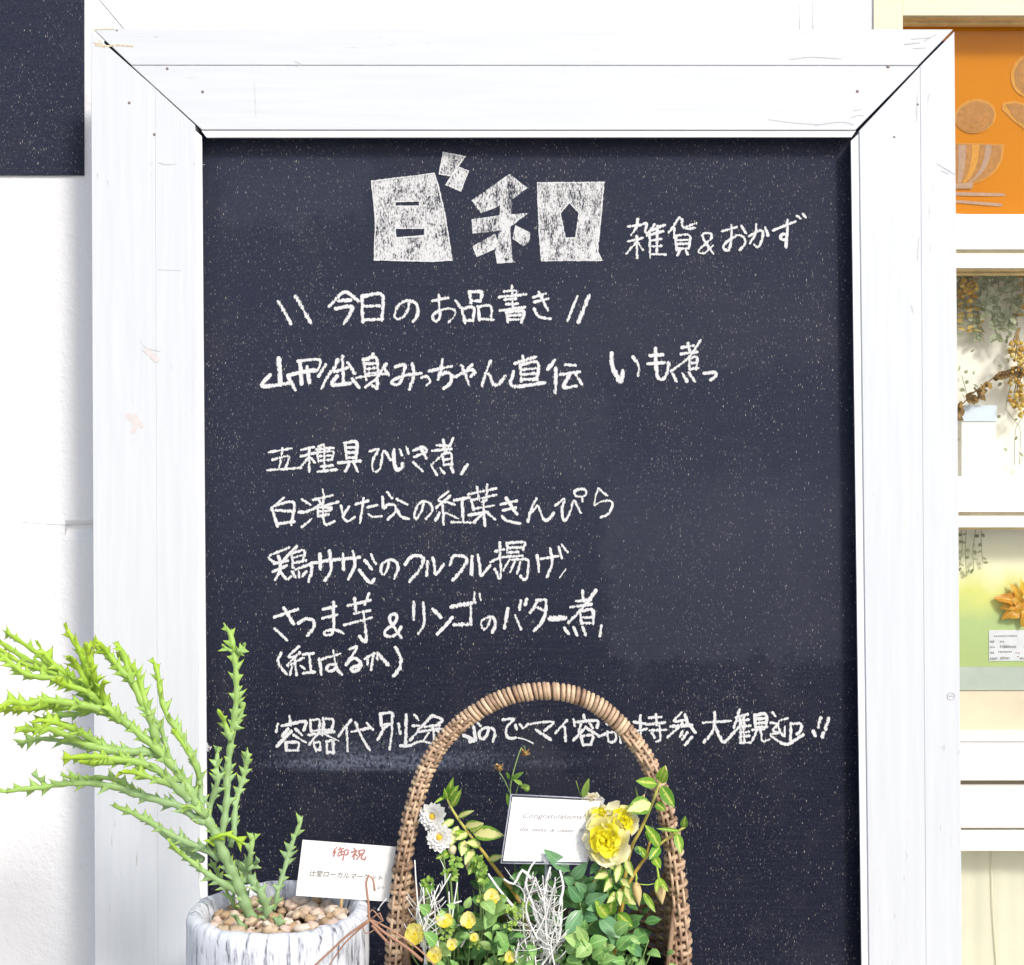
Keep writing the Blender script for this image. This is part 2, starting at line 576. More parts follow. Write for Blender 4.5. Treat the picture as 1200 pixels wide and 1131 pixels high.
# ------------------------------------------------------------------ ground, wall
mb = MB()
mb.face([mb.vert(p) for p in ((-60, -60, 0), (60, -60, 0), (60, 60, 0), (-60, 60, 0))])
tag(mb.build("ground", M['concrete'], smooth=False), kind='structure')

WY = 0.08                                   # front of the plaster wall
doorx = P(1024, 0, 0.077).x + 0.002
wall = thing("plaster_wall", "white roughcast plaster wall with a horizontal groove behind the menu board", "wall", (-1.2, 0.2, 0))
z1, z2, z3, z4 = (P(0, y, WY).z for y in (613.5, 615.5, 621, 629))
prof = [(WY, 0.0), (WY, z4 - 0.004), (WY + 0.001, z4), (WY + 0.009, z3), (WY + 0.009, z2), (WY + 0.003, z1), (WY, z1 + 0.004), (WY, 2.6), (0.42, 2.6), (0.42, 0)]
xl, xr = P(76, 0, WY).x, doorx
mb = MB()
mb.box((-3.0, WY, 0.0), (xl, 0.42, 2.6))
a = [mb.vert((xl, y, z)) for y, z in prof]; b = [mb.vert((xr, y, z)) for y, z in prof]
for k in range(len(prof)):
    kk = (k + 1) % len(prof)
    mb.face((a[k], b[k], b[kk], a[kk]))
mb.face(a[::-1]); mb.face(b)
mb.build("wall_face", M['plaster'], wall, False)
mb = MB()                                    # wall over and beside the door
mb.box((doorx + 0.0005, WY, 2.0), (2.8, 0.42, 2.6))
mb.box((1.35, WY, 0), (2.8, 0.42, 1.9995))
mb.build("wall_surround", M['plaster'], wall, False)
mb = MB()                                    # thin scored lines above the board
for (x0, y0, x1, y1) in ((113, -6, 146, 34),):
    p0, p1 = P(x0, y0, WY), P(x1, y1, WY)
    mb.tube([p0 + Vector((0, -0.0005, 0)), p1 + Vector((0, -0.0005, 0))], 0.0008, 6)
mb.tube([P(22, 611.5, WY), P(50, 613.5, WY), P(77, 614.5, WY)], [0.0004, 0.0007, 0.0012], 6)
for x in (937, 953):
    mb.tube([P(x, -20, WY) + Vector((0, -0.0002, 0)), P(x, 60, WY) + Vector((0, -0.0002, 0))], 0.0006, 6)
mb.build("wall_crack_filler", M['plaster'], wall)

# dark panel on the wall, top left
mb = MB()
pY = 0.0765
a = P(-260, 205, pY); b = P(98, -220, pY)
mb.box((a.x, pY, a.z), (b.x, WY - 0.0002, b.z))
o = mb.build("dark_sign_panel", M['slate'], None, False)
tag(o, "plain dark slate grey panel fixed to the white wall left of the framed menu board", "sign panel")

# ------------------------------------------------------------------ menu board
FY = -0.022                                   # frame front
board = thing("menu_board", "big chalkboard menu in a wide white wooden frame with handwritten Japanese dishes", "menu board", (0.01, 0.0, 0))
mb = MB()
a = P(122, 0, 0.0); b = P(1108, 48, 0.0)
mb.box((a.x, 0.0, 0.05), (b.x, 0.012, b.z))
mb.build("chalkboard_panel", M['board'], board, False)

BOT = 1318
GAP = 1.1


def fp(x, y): return P(x, y, FY)


def plank(quad, depth, mats, name, par, bev=0.0005):
    """a board with softly broken front edges"""
    q = [Vector(p) for p in quad]
    cen = sum(q, Vector()) / len(q)
    m_ = MB()
    n = len(q)
    ins = []
    for k in range(n):
        p = q[k]; e1 = (q[(k + 1) % n] - p).normalized(); e0 = (q[k - 1] - p).normalized()
        d = e1 + e0
        sn = max(0.2, e1.cross(e0).length)
        ins.append(p + d * (bev / sn))
    f = [m_.vert(p) for p in ins]
    s1 = [m_.vert(p + Vector((0, bev, 0))) for p in q]
    bk = [m_.vert(p + Vector((0, depth, 0))) for p in q]
    m_.face(f)
    for k in range(n):
        kk = (k + 1) % n
        m_.face((f[kk], f[k], s1[k], s1[kk]))
        m_.face((s1[kk], s1[k], bk[k], bk[kk]))
    m_.face(bk[::-1])
    return m_.build(name, mats, par, False)


# corners: outer tl, tr ; inner
OTL, OTR = (107, 33.5), (1118, 34.5)
ITL, ITR = (236, 155), (1003, 157)
OBL, OBR = (112, BOT), (1129, BOT)
IBL, IBR = (243, BOT - 128), (1014, BOT - 128)


def lerp2(a, b, t): return (a[0] + (b[0] - a[0]) * t, a[1] + (b[1] - a[1]) * t)


D = 0.021
# top rail : outer plank, inner plank, lower lip
ta, tb = 0.36, 0.955
g = 0.45
plank([fp(OTL[0] + 1.5, OTL[1]), fp(lerp2(OTL, ITL, ta)[0] + g, 76.2), fp(lerp2(OTR, ITR, ta)[0] - g, 76.6), fp(OTR[0] - 1, OTR[1])], D, M['wood_h'], "top_rail_board", board)
plank([fp(lerp2(OTL, ITL, ta)[0] + g, 76.9), fp(ITL[0] + 0.5, 152.0), fp(ITR[0] - 0.5, 152.5), fp(lerp2(OTR, ITR, ta)[0] - g, 77.3)], D, M['wood_h'], "top_rail_board", board)
LY = FY + 0.005
lp = lambda x, y: P(x, y, LY)
mb = MB()
L0 = [fp(233, 153.2), fp(1004, 153.8)]
q = [P(236, 153.0, FY + 0.0016), P(242, 161.0, FY + 0.0022), P(998, 160.6, FY + 0.0022), P(1003, 153.4, FY + 0.0016)]
mb.prism(q, 0.0035, 0)
mb.build("top_lip", M['lip'], board, False)
# left stile : outer plank, inner plank, lip
sL = 181.5
plank([fp(OTL[0] - 0.5, OTL[1] + 3.4), fp(OBL[0], OBL[1]), fp(sL + 4, OBL[1] - 65), fp(sL - 0.05, 103.2)], D, M['wood_v'], "side_rail_board", board)
plank([fp(sL + 0.05, 103.4), fp(sL + 4.1, OBL[1] - 66), fp(235.5, IBL[1]), fp(228.3, 146.4)], D, M['wood_v'], "side_rail_board", board)
mb = MB()
mb.prism([P(227.2, 151.5, FY + 0.003), P(236.2, IBL[1], FY + 0.003), P(244, IBL[1], FY + 0.006), P(236.3, 159.5, FY + 0.006)], 0.003)
mb.build("side_lip", M['lip'], board, False)
# right stile
sR = 1078
plank([fp(OTR[0] + 0.5, OTR[1] + 2.6), fp(sR + 0.2, 77.6), fp(sR + 8, OBR[1] - 60), fp(OBR[0], OBR[1])], D, M['wood_v'], "side_rail_board", board)
plank([fp(sR + 0.1, 78), fp(1007, 153.2), fp(1019.2, IBR[1]), fp(sR + 7.9, OBR[1] - 61)], D, M['wood_v'], "side_rail_board", board)
mb = MB()
q = [P(1007.8, 155.5, FY + 0.002), P(997.4, 165, FY + 0.0018), P(1010.6, IBR[1], FY + 0.0018), P(1019.8, IBR[1], FY + 0.002)]
mb.v = []
f = [mb.vert(p) for p in q]; bk = [mb.vert((p.x, p.y + 0.003, p.z)) for p in q]
mb.face(f); mb.face(bk[::-1])
for k in range(4):
    mb.face((f[(k + 1) % 4], f[k], bk[k], bk[(k + 1) % 4]))
mb.build("side_lip", M['lip'], board, False)
# bottom rail (below the picture) and the two battens that stand it off the wall
plank([fp(IBL[0], IBL[1] + 3), fp(OBL[0] + 6, OBL[1] + 1.5), fp(OBR[0] - 6, OBR[1] + 1.5), fp(IBR[0], IBR[1] + 3)], D, M['wood_h'], "bottom_rail_board", board)
for x in (150, 1060):
    mb = MB()
    p = P(x, 0, 0.05)
    mb.box((p.x - 0.02, 0.0125, 0.0), (p.x + 0.02, WY - 0.001, 1.2))
    mb.build("back_batten", M['wood_v'], board, False)

for (x, y, r) in ((196, 80.5, 1.7), (237.5, 107.5, 1.7), (151.5, 120.5, 1.7), (180.8, 157.5, 1.7), (1040.8, 78, 2.1), (1004.8, 107, 1.9), (1075.5, 122.3, 1.4), (1048, 160.5, 1.2), (137, 35.6, 1.2)):
    mb = MB()
    c = P(x, y, FY - 0.0002)
    k = pxs(FY)
    mb.blob(c, r * k, 4, 10, (1, 0.35, 1))
    mb.build("nail_head", M['nail'], board)
for (x, y, r) in ((1114.6, 816, 4.2),):
    mb = MB()
    c = P(x, y, FY - 0.0004)
    pts = []
    for i in range(21):
        a = 2 * math.pi * i / 20
        pts.append(c + Vector((math.cos(a), 0, math.sin(a))) * r * pxs(FY))
    mb.tube(pts, 0.00035, 5, False)
    mb.blob(c + Vector((-0.0012, 0, 0)), 0.0009, 4, 6, (1, 0.3, 1)); mb.blob(c + Vector((0.0014, 0, 0.0002)), 0.0009, 4, 6, (1, 0.3, 1))
    mb.build("screw_plug", M['plug'], board)

SCR = None
# ------------------------------------------------------------------ chalk writing: strokes read off the photograph, laid on the board face
KZ = [0]


def stroke(mbs, win, pts, w, Y=None):
    x0, y0, sc = win
    src = [Vector((x0 + p[0] / sc, y0 + p[1] / sc, 0)) for p in pts]
    line = catmull(src, 1.3)
    n = len(line)
    if n < 2: return
    KZ[0] = (KZ[0] + 1) % 17
    if Y is None: Y = -0.0004 - KZ[0] * 0.00005
    else: Y = Y - KZ[0] * 0.00001
    ws = w * random.uniform(0.9, 1.12)
    ph = random.random() * 100
    # extend the ends by a little for round caps
    d0 = (line[0] - line[1]).normalized(); d1 = (line[-1] - line[-2]).normalized()
    e = ws * 0.42
    line = [line[0] + d0 * e, line[0] + d0 * e * 0.5] + line + [line[-1] + d1 * e * 0.5, line[-1] + d1 * e]
    n = len(line)
    prev = None
    L = 0
    for i, p in enumerate(line):
        t = (line[min(i + 1, n - 1)] - line[max(i - 1, 0)]).normalized()
        nn = Vector((-t.y, t.x, 0))
        if i: L += (p - line[i - 1]).length
        k = 1 + 0.22 * mnoise.noise(Vector((L * 0.16, ph, 0)))
        if i in (0, n - 1): k *= 0.45
        if i in (1, n - 2): k *= 0.85
        h = ws * 0.5 * k * 1.03
        Yi = Y - 0.00004 * i / n
        row = [mbs.vert(P(p.x + nn.x * h * s_, p.y + nn.y * h * s_, Yi), (L * 0.05, s_)) for s_ in (-1, 0, 1)]
        if prev:
            for j in range(2):
                mbs.face((prev[j], prev[j + 1], row[j + 1], row[j]))
        prev = row


def write(win, text, w, name="chalk_writing"):
    m_ = MB()
    for st in text.split(';'):
        st = st.strip()
        if not st: continue
        ww = w
        if ':' in st:
            a_, st = st.split(':'); ww = w * float(a_)
        pts = [tuple(float(q) for q in s_.split(',')) for s_ in st.split()]
        stroke(m_, win, pts, ww)
    return m_


LINES = []


def add_line(parts):
    m_ = MB()
    for win, text, w in parts:
        k = write(win, text, w)
        off = len(m_.v)
        m_.v += k.v; m_.uv += k.uv; m_.c += k.c; m_.mi += k.mi
        m_.f += [tuple(i + off for i in f_) for f_ in k.f]
    m_.build("chalk_writing", M['chalk'], board)


A = (720, 240, 5)
add_line([(A, """80,128 155,118 188,110 180,160 197,165; 137,85 130,130 100,175; 78,215 165,195; 130,185 133,310; 125,225 70,285; 140,225 165,265;
235,115 190,180; 205,165 210,310; 215,150 295,118; 252,125 248,290; 215,175 285,155; 215,210 275,200; 215,245 275,240; 215,290 300,292;
380,75 320,162; 352,135 352,195; 395,85 400,125 430,140 470,135; 478,108 425,128; 360,185 365,265; 360,180 440,180 435,255; 368,208 430,205; 368,230 430,228; 365,258 435,255; 385,262 370,295; 415,260 430,290;
580,285 560,260 520,195 520,170 545,165 570,175 560,205 505,255 495,278 530,282 575,240;
630,155 715,130; 685,120 685,200 670,265 640,255 650,225 720,180 760,195 765,230 735,265; 745,125 770,165;
790,185 850,150 870,165 860,220 840,250 820,235; 830,115 825,170 795,225; 885,135 900,180;
930,150 1060,98; 1015,90 1012,170 1005,250; 1010,170 980,175 975,200 1000,205 1012,190; 1070,65 1090,80; 1105,55 1120,72""", 3.6)])

add_line([((320, 330, 6), """1.15:38,140 125,295; 1.15:160,105 262,285; 395,175 500,75 600,135; 460,135 545,130; 440,190 545,175 550,210 500,295;
625,100 632,285; 625,105 765,95 765,270; 640,175 750,170; 635,270 770,265; 955,140 950,190 920,245 875,265 855,235 880,170 940,135 1000,150 1020,195 1010,245 985,280""", 4.4),
((500, 330, 6), """40,135 150,115; 85,95 90,190 95,250 65,280 40,250 70,215 150,190 200,205 195,245 155,285; 205,135 235,180;
300,70 312,150; 300,72 385,75 375,140; 315,138 375,135; 250,185 268,290; 250,190 330,185 325,275; 268,275 325,270; 360,175 372,270; 360,178 450,172 455,270; 375,262 470,268;
600,30 605,180; 545,70 630,65 625,110; 510,110 700,90; 550,125 625,120; 560,160 640,155; 515,205 690,180; 560,215 570,285; 560,215 680,210 665,285; 570,240 665,235; 570,268 665,265;
750,110 835,85; 755,145 855,120; 790,75 850,200; 755,190 790,245 870,262; 1060,105 990,275; 1.2:1142,100 1068,285""", 4.0)])

add_line([((300, 405, 6), """1.2:160,90 172,275; 100,205 45,285 235,265; 225,210 300,190; 225,215 275,310;
295,110 445,100 435,170 400,180; 310,115 320,270; 360,150 375,260; 300,190 430,170; 490,135 440,215; 525,180 460,300;
608,75 615,260; 575,100 550,180 640,155; 645,120 695,195; 570,215 535,275 660,265; 675,235 725,295;
825,60 790,100; 755,95 775,240; 760,100 850,95 850,300; 775,130 840,125; 780,165 840,160; 710,225 920,195; 780,200 845,190; 915,130 840,235 770,290; 850,300 820,280; 900,160 930,205""", 4.6),
((450, 405, 6), """80,150 145,135 135,200 105,270 55,265 75,240 150,210 260,195; 200,130 210,210 180,305; 265,225 300,218 325,250 300,278;
318,180 475,145; 410,100 400,180 380,235; 385,210 440,190 475,210 465,265 420,300; 500,220 600,170 640,190 610,215; 545,140 600,280; 620,135 590,165;
750,110 715,200 690,280; 715,195 745,210 760,260 800,275 850,215; 920,125 1065,80; 975,75 990,125; 960,130 965,250; 960,135 1080,120 1075,240; 970,170 1065,160; 970,205 1065,195; 970,240 1075,235; 910,185 905,285 1130,262; 1200,105 1150,165; 1.1:1208,160 1205,330; 1275,135 1345,140; 1240,205 1375,185; 1310,195 1265,290 1350,285; 1345,195 1390,270""", 4.5)])
add_line([((650, 395, 6), """1.3:400,115 405,200 440,280 465,315 480,240; 550,140 590,200 585,270;
710,80 712,200 730,290 775,285 800,210 800,180; 670,130 760,125; 655,190 770,180; 895,75 975,60; 940,45 950,110; 890,120 1000,105; 1025,25 940,145 820,240; 945,150 950,230; 945,150 1000,145 995,225; 950,185 990,183; 950,225 1005,220; 830,260 855,310; 900,260 930,310; 945,250 985,310; 1050,255 1130,250 1125,280 1095,300""", 4.4)])

add_line([((305, 505, 9.23), """95,230 335,190; 240,190 205,400; 135,315 305,275 275,390; 80,425 440,400; 445,205 580,175; 440,275 590,240; 525,185 530,440; 520,290 430,400; 540,290 590,340;
685,150 630,170; 610,200 790,185; 620,230 630,330; 620,230 785,225 770,310; 630,275 775,265; 630,325 775,310; 695,170 690,430; 660,385 780,375; 625,440 830,420;
915,130 935,300; 910,130 1040,125 1035,300; 930,180 1035,180; 935,235 1035,235; 935,290 1040,290; 845,345 1085,325; 960,360 920,435; 1010,350 1055,440""", 3.7),
((425, 505, 8.57), """70,205 155,185 110,280 95,370 125,410 175,370 210,205 280,290; 1.1:315,190 315,310 345,390 395,370 400,330; 375,190 395,240; 440,165 460,225;
510,195 610,165 640,190; 520,260 640,215; 580,165 640,275; 510,315 600,405; 745,145 850,150; 810,90 820,190; 700,200 890,180; 910,75 840,200 690,340; 800,240 815,345; 800,235 885,225 895,340; 810,290 885,280; 815,340 900,335; 690,340 700,370; 715,390 745,440; 780,375 820,425; 890,365 910,415; 1050,340 990,430""", 3.9)])

add_line([((310, 570, 8.57), """0.8:195,115 75,215; 75,215 130,400; 100,195 290,165 270,385; 110,240 285,250; 140,375 300,355; 375,130 460,185; 345,260 435,250 590,165; 470,330 375,410;
585,35 600,120; 490,135 680,90; 540,130 570,180; 440,245 740,155; 535,200 540,300; 540,210 670,215 655,240; 540,250 650,245; 540,300 640,280; 590,140 590,330 620,385 700,350;
765,195 785,270; 850,205 800,280 790,320 840,350 905,310; 915,180 1040,145; 995,120 960,365; 1035,210 1130,190; 1045,280 1085,305 1175,300""", 3.7),
((440, 565, 8), """110,95 155,150; 65,140 75,245 120,210 180,220 185,280 115,350; 200,160 295,210; 205,260 240,325 310,345; 455,185 430,270 380,350 370,290 400,210 460,180 520,210 530,270 475,345;
680,90 590,165 640,190; 700,130 570,240; 650,180 740,210; 630,220 640,395; 600,290 565,360; 665,290 770,340; 740,170 880,145; 810,160 820,370; 715,375 930,380;
870,115 1130,60; 950,45 975,170; 1045,25 1040,170; 900,170 1130,120; 900,170 920,260; 1000,185 1030,170; 920,250 1110,220; 875,310 1050,280; 1010,170 1025,410; 1010,290 930,370; 1040,280 1120,350""", 3.7),
((580, 565, 8), """55,210 205,175; 75,265 195,240; 105,150 205,300; 70,320 110,360 235,390; 385,155 330,290 310,370; 350,280 400,225 430,290 455,345 495,355 550,290;
565,220 650,160 630,240 635,330 660,360 705,280 740,175 805,285; 820,180 820,140 760,130 745,90 800,65 850,75 855,115 820,140; 970,60 1050,125; 960,80 930,215 990,185 1080,175 1100,220 1060,300 990,330""", 3.9)])

add_line([((310, 630, 8), """230,95 45,175 95,240; 130,175 145,220; 90,245 215,215; 80,320 205,265; 150,230 140,320 100,395; 150,325 210,390 250,365; 300,85 185,205; 255,150 270,280; 255,150 370,120 355,220; 265,190 355,165; 270,240 385,215; 295,300 430,255 435,330 415,410; 260,320 290,370; 320,320 325,370; 390,320 355,360;
440,240 640,210 890,185; 520,155 525,295; 1.2:610,125 620,310 565,400; 735,155 740,300; 830,130 845,260 785,390; 1000,160 1040,245; 940,215 1005,295; 890,305 985,420 1030,390""", 4.2),
((440, 630, 9.23), """140,270 130,330 90,400 60,370 70,290 150,240 220,260 245,330 205,440; 320,290 405,200 515,220 480,340 370,475; 565,260 550,410; 620,220 640,320 655,395 735,290; 805,295 850,200 985,225 940,340 835,460; 1045,205 1040,400; 1110,190 1130,320 1145,410 1240,300""", 4.2),
((560, 630, 10), """255,60 265,470 200,370; 205,160 300,140; 150,285 240,245 380,215; 340,60 345,180; 340,65 540,55 530,140; 370,120 520,115; 350,175 470,170; 290,230 520,215; 370,260 300,385; 430,280 380,400; 400,260 575,260 590,350 575,460 540,495 500,450; 500,290 460,420;
1.2:695,210 715,395; 740,250 940,215; 845,130 870,300 810,460; 950,110 985,240; 985,85 1050,170; 0.5:1030,370 960,470""", 3.8)])

add_line([((310, 690, 7.06), """80,235 275,170; 160,160 240,290; 85,330 185,425; 280,285 340,250 405,265 405,320 355,385; 485,170 590,145; 480,245 600,215; 570,110 570,340 530,385 490,370 520,345 600,345 655,370;
690,140 875,95; 745,80 755,180; 865,40 830,130; 745,205 870,180; 660,300 885,240; 1.1:820,190 840,430 785,395; 1130,405 1040,270 1045,220 1080,210 1095,240 1070,290 1000,345 1000,385 1050,395 1100,370 1130,315""", 4.2),
((470, 690, 9.23), """135,145 135,330; 240,150 250,350 230,420 190,485; 1.2:345,220 430,310; 555,310 490,390 390,490; 1.3:545,195 640,175 760,155; 755,150 755,390; 1.2:575,390 750,385; 790,45 800,150; 850,60 860,120; 965,310 950,380 900,440 865,390 880,340 960,305 1010,330 1020,400 985,470""", 4.1),
((580, 690, 8.57), """130,200 95,395; 205,270 260,405; 260,120 245,210; 320,105 305,160; 440,115 355,240; 420,115 510,120 500,260 460,350 395,420; 430,190 500,225; 1.6:555,300 700,292; 820,125 960,110; 880,20 885,120; 760,185 970,155; 1015,15 890,180 740,340; 855,230 870,350; 860,225 980,215 985,350; 870,290 975,285; 870,345 985,345; 695,395 740,450; 790,390 825,465; 880,385 910,465; 1070,370 1055,475""", 4.2)])

add_line([((310, 750, 7.06), """1.1:135,110 115,190 180,280; 285,55 195,140 260,135; 290,105 190,210 320,150; 250,170 265,290; 225,225 210,285; 300,215 330,240; 320,120 405,110; 370,120 385,260; 320,275 415,265;
455,155 470,285; 450,165 625,115; 570,90 595,230 640,285; 590,200 530,210 520,250 560,255 595,230; 705,75 765,65 670,210 730,150 790,180 780,240 735,260 720,230 800,210; 830,155 920,110 935,160; 905,110 880,245; 1.2:935,110 1020,205; 850,140 850,200; 1.2:1085,65 1125,150 1120,230 1070,295""", 4.0)])

add_line([((310, 825, 8), """235,115 245,200; 125,190 110,260; 165,205 380,165 370,245; 220,235 165,300; 290,235 350,290; 250,255 115,395; 270,290 385,360; 200,360 205,435; 205,360 320,365 310,435; 205,435 315,435;
430,150 435,260; 430,155 515,150 510,240; 440,255 510,245; 550,135 555,240; 550,140 640,150 630,250; 560,245 635,245; 415,290 650,260; 530,240 420,380; 560,280 690,345; 460,360 480,440; 465,365 520,360 520,430; 480,430 520,430; 580,350 590,460; 585,350 640,345 645,460; 590,450 650,455; 545,185 540,290;
810,150 695,300; 770,230 780,440; 820,260 985,225; 855,175 900,290 985,430; 960,180 1015,240""", 4.0),
((430, 825, 7.06), """110,80 120,180; 110,85 205,75 205,165; 125,175 205,160; 150,190 90,295; 130,200 205,185 190,375; 260,165 275,245; 325,90 320,340; 395,90 425,130; 380,180 440,185 410,240 360,300; 275,345 350,345 450,310 600,345; 540,95 450,190; 540,95 625,130 590,165; 480,190 600,175; 430,230 610,205; 545,180 560,310; 510,240 470,300; 580,220 610,260;
740,150 800,140; 780,110 760,200; 880,180 900,300; 800,260 890,300 850,310; 910,150 940,180; 1010,200 985,270 945,290 930,240 970,200 1040,205 1060,250 1040,310""", 3.9),
((590, 825, 7.06), """-5,130 85,125 30,190 25,260 60,285 100,280; 100,175 110,210; 135,170 160,200; 0.4:120,280 180,295 245,325; 180,190 220,165 410,150 340,220; 270,215 390,295; 525,135 430,240; 505,190 515,305;
665,90 670,140; 580,130 590,180; 585,150 770,140 775,195; 640,165 620,230; 710,155 740,200; 680,190 580,300; 690,200 790,265; 640,260 660,340; 640,270 735,260 725,335; 660,340 720,335;
790,270 860,240; 860,230 870,310 920,305 925,240 865,235; 850,120 860,170 900,165; 940,100 980,100 980,140 940,150; 900,190 1000,180; 960,250 970,320""", 3.8),
((725, 825, 9.23), """235,125 235,400 200,370; 165,195 330,220; 150,300 300,270; 330,150 460,140; 405,115 410,225; 300,225 500,200; 340,285 510,280; 440,240 450,380 410,405; 360,320 385,360;
0.8:680,95 600,185 720,175; 720,115 745,220; 565,245 790,230; 690,210 530,360; 740,190 830,310; 690,300 665,350; 740,310 690,380; 790,360 720,440""", 4.0),
((815, 825, 7.06), """65,155 290,140; 1.1:160,70 155,190 115,265 70,315; 165,190 200,270 240,315 350,200; 365,50 320,195; 335,110 430,85; 345,140 440,130; 370,120 375,320; 400,110 405,310; 360,190 450,180; 370,235 440,230; 370,275 445,265; 370,320 455,320;
490,90 495,195; 490,95 580,85 590,190; 500,125 580,120; 500,160 580,155; 500,195 590,190; 470,215 565,210; 510,215 470,300; 540,210 555,305 610,295; 640,70 660,100; 625,155 680,170 640,220 690,240 620,255 700,315 770,330 890,255; 760,120 690,145 700,230 735,265; 740,190 735,260; 790,160 785,300; 790,165 870,165 870,220 840,250; 1.2:1035,115 1015,190; 1.2:975,225 990,262; 1.2:1100,120 1075,210; 1.2:1060,240 1050,272""", 4.0)])

# the shaded-in logo characters
W1 = (420, 170, 4)


def fill_poly(m_, outer, holes, win, Y):
    x0, y0, sc = win
    bm = bmesh.new()
    eds = []
    for loop in [outer] + holes:
        dense = []
        for i in range(len(loop)):
            a_ = Vector((*loop[i], 0)); b_ = Vector((*loop[(i + 1) % len(loop)], 0))
            k = max(1, int((b_ - a_).length / 14))
            for j in range(k):
                q_ = a_.lerp(b_, j / k)
                q_ += Vector((mnoise.noise(q_ * 0.2), mnoise.noise(q_ * 0.2 + Vector((9, 9, 0))), 0)) * 2.6
                dense.append(q_)
        vs = [bm.verts.new(P(x0 + q_.x / sc, y0 + q_.y / sc, Y)) for q_ in dense]
        for i in range(len(vs)):
            eds.append(bm.edges.new((vs[i], vs[(i + 1) % len(vs)])))
    bmesh.ops.triangle_fill(bm, use_beauty=True, edges=eds)
    bm.verts.index_update()
    idx = [m_.vert(v.co.copy(), (0, 0)) for v in bm.verts]
    for f_ in bm.faces:
        m_.face([idx[v.index] for v in f_.verts])
    bm.free()


mf = MB(); outl = []
polys = [
    ([(62, 170), (355, 133), (372, 185), (402, 310), (440, 540), (340, 545), (75, 538), (80, 350)], [[(170, 265), (288, 263), (288, 286), (172, 287)], [(172, 390), (312, 390), (314, 425), (175, 437)]]),
    ([(398, 35), (500, 55), (470, 95), (438, 140), (425, 143), (380, 135), (390, 75)], []),
    ([(440, 140), (475, 106), (515, 122), (480, 215), (412, 185)], []),
    ([(530, 260), (710, 135), (792, 202), (720, 255), (640, 295), (575, 320)], []),
    ([(530, 348), (650, 330), (800, 318), (720, 378), (640, 405), (535, 415)], []),
    ([(665, 262), (720, 250), (712, 400), (722, 535), (735, 550), (650, 556), (640, 500), (660, 400)], []),
    ([(535, 475), (640, 415), (662, 480), (555, 525)], []),
    ([(735, 375), (805, 410), (803, 450), (775, 475), (722, 440)], []),
    ([(840, 178), (1150, 175), (1140, 290), (1120, 500), (1140, 540), (860, 542), (850, 430)], [[(988, 270), (1035, 318), (1018, 435), (970, 437), (945, 320)]]),
]
for i, (o_, h_) in enumerate(polys):
    fill_poly(mf, o_, h_, W1, -0.0003 - 0.00007 * i)
    ms = MB()
    for lp_ in ([o_] + h_ if i in (0, 1, 2, 8) else []):
        n = len(lp_)
        for k in range(n):
            stroke(ms, W1, [lp_[k], lp_[(k + 1) % n]], 2.0)
    if ms.v: outl.append(ms)
o1 = mf.build("chalk_logo", M['chalk_fill'], board, False)
for ms in outl: ms.build('chalk_outline', M['chalk'], o1)
# a little leftover scribble
add_line([((240, 870, 4), "0.6:5,10 20,18; 0.6:8,20 22,24; 0.6:12,4 14,40; 0.6:30,20 24,34", 2.6)])

M['scratch'] = mat_plain('scratched_paint', (0.47, 0.475, 0.49), 0.7, 0.3, 500)
for st, w_ in (("164,400 172,408 188,412", .9), ("166,411 176,413", .7), ("1098,192 1110,199 1120,205", 1.0), ("1103,200 1112,204", .7), ("1075,112 1074,142", .8), ("1089,110 1087,120", .6), ("1077,278 1075,305", .6), ("186,191 196,193 206,192", .7), ("226,192 240,193", .6), ("185,316 212,317", .5), ("298,97 300,138", .4), ("1060,52 1078,50", .9), ("1068,46 1090,44", .7), ("1083,48 1098,40", .8), ("1070,57 1085,56", .5), ("997,138 1006,135 1012,136", .8), ("1000,130 1010,128", .6), ("925,70 950,67 985,69", 1.0), ("1103,877 1107,873 1106,880", .8), ("1122,884 1126,880 1128,887", .8), ("1068,358 1070,366", .8), ("138,52 142,53", 1.0), ("345,72 352,75 347,78", .9), ("900,140 930,144 960,146", .5), ("955,147 985,143 1000,146", .7)):
    mb = MB()
    stroke(mb, (0, 0, 1), [tuple(float(q_) for q_ in k_.split(',')) for k_ in st.split()], w_ * 0.75, FY - 0.00025)
    mb.build("paint_scratch", M['scratch'], board)
mb = MB()
for st, w_ in (("112,53 124,54 140,53 156,54", 2.0), ("109,35 122,34 134,34", 1.2), ("116,47 122,56", 1.2), ("110,50 116,52", 1.5)):
    stroke(mb, (0, 0, 1), [tuple(float(q_) for q_ in k_.split(',')) for k_ in st.split()], w_, FY - 0.0002)
mb.build("bare_wood_mark", mat_plain("bare_wood", (0.62, 0.52, 0.36), 0.7, 0.4, 400), board)
M['knot'] = mat_plain("pinkish_knot_stain", (0.64, 0.585, 0.58), 0.6, 0.1, 300)
for st, w_ in (("150,487 158,496 156,506", 6), ("158,486 166,500", 4), ("172,411 184,422", 6)):
    mb = MB()
    stroke(mb, (0, 0, 1), [tuple(float(q_) for q_ in k_.split(',')) for k_ in st.split()], w_, FY - 0.00015)
    mb.build("knot_stain", M['knot'], board)

# ------------------------------------------------------------------ glazed shop door to the right
DY = 0.077
door = thing("glazed_shop_door", "cream painted shop door with four stacked glass panes right of the menu board", "door", (P(1120, 0, DY).x, 0.1, 0))
XR = 1420
mb = MB(); mb.pxbox(1024, -160, 1058, 1480, DY, 0.13); mb.build("door_stile", M['cream'], door, False)
mb = MB(); mb.pxbox(XR - 60, -160, XR, 1480, DY, 0.13); mb.build("door_stile", M['cream'], door, False)


def rail(y0, y1, mat, Yf=DY + 0.001):
    m_ = MB(); m_.pxbox(1058.3, y0, XR - 60.3, y1, Yf, 0.128)
    return m_.build("door_rail", mat, door, False)


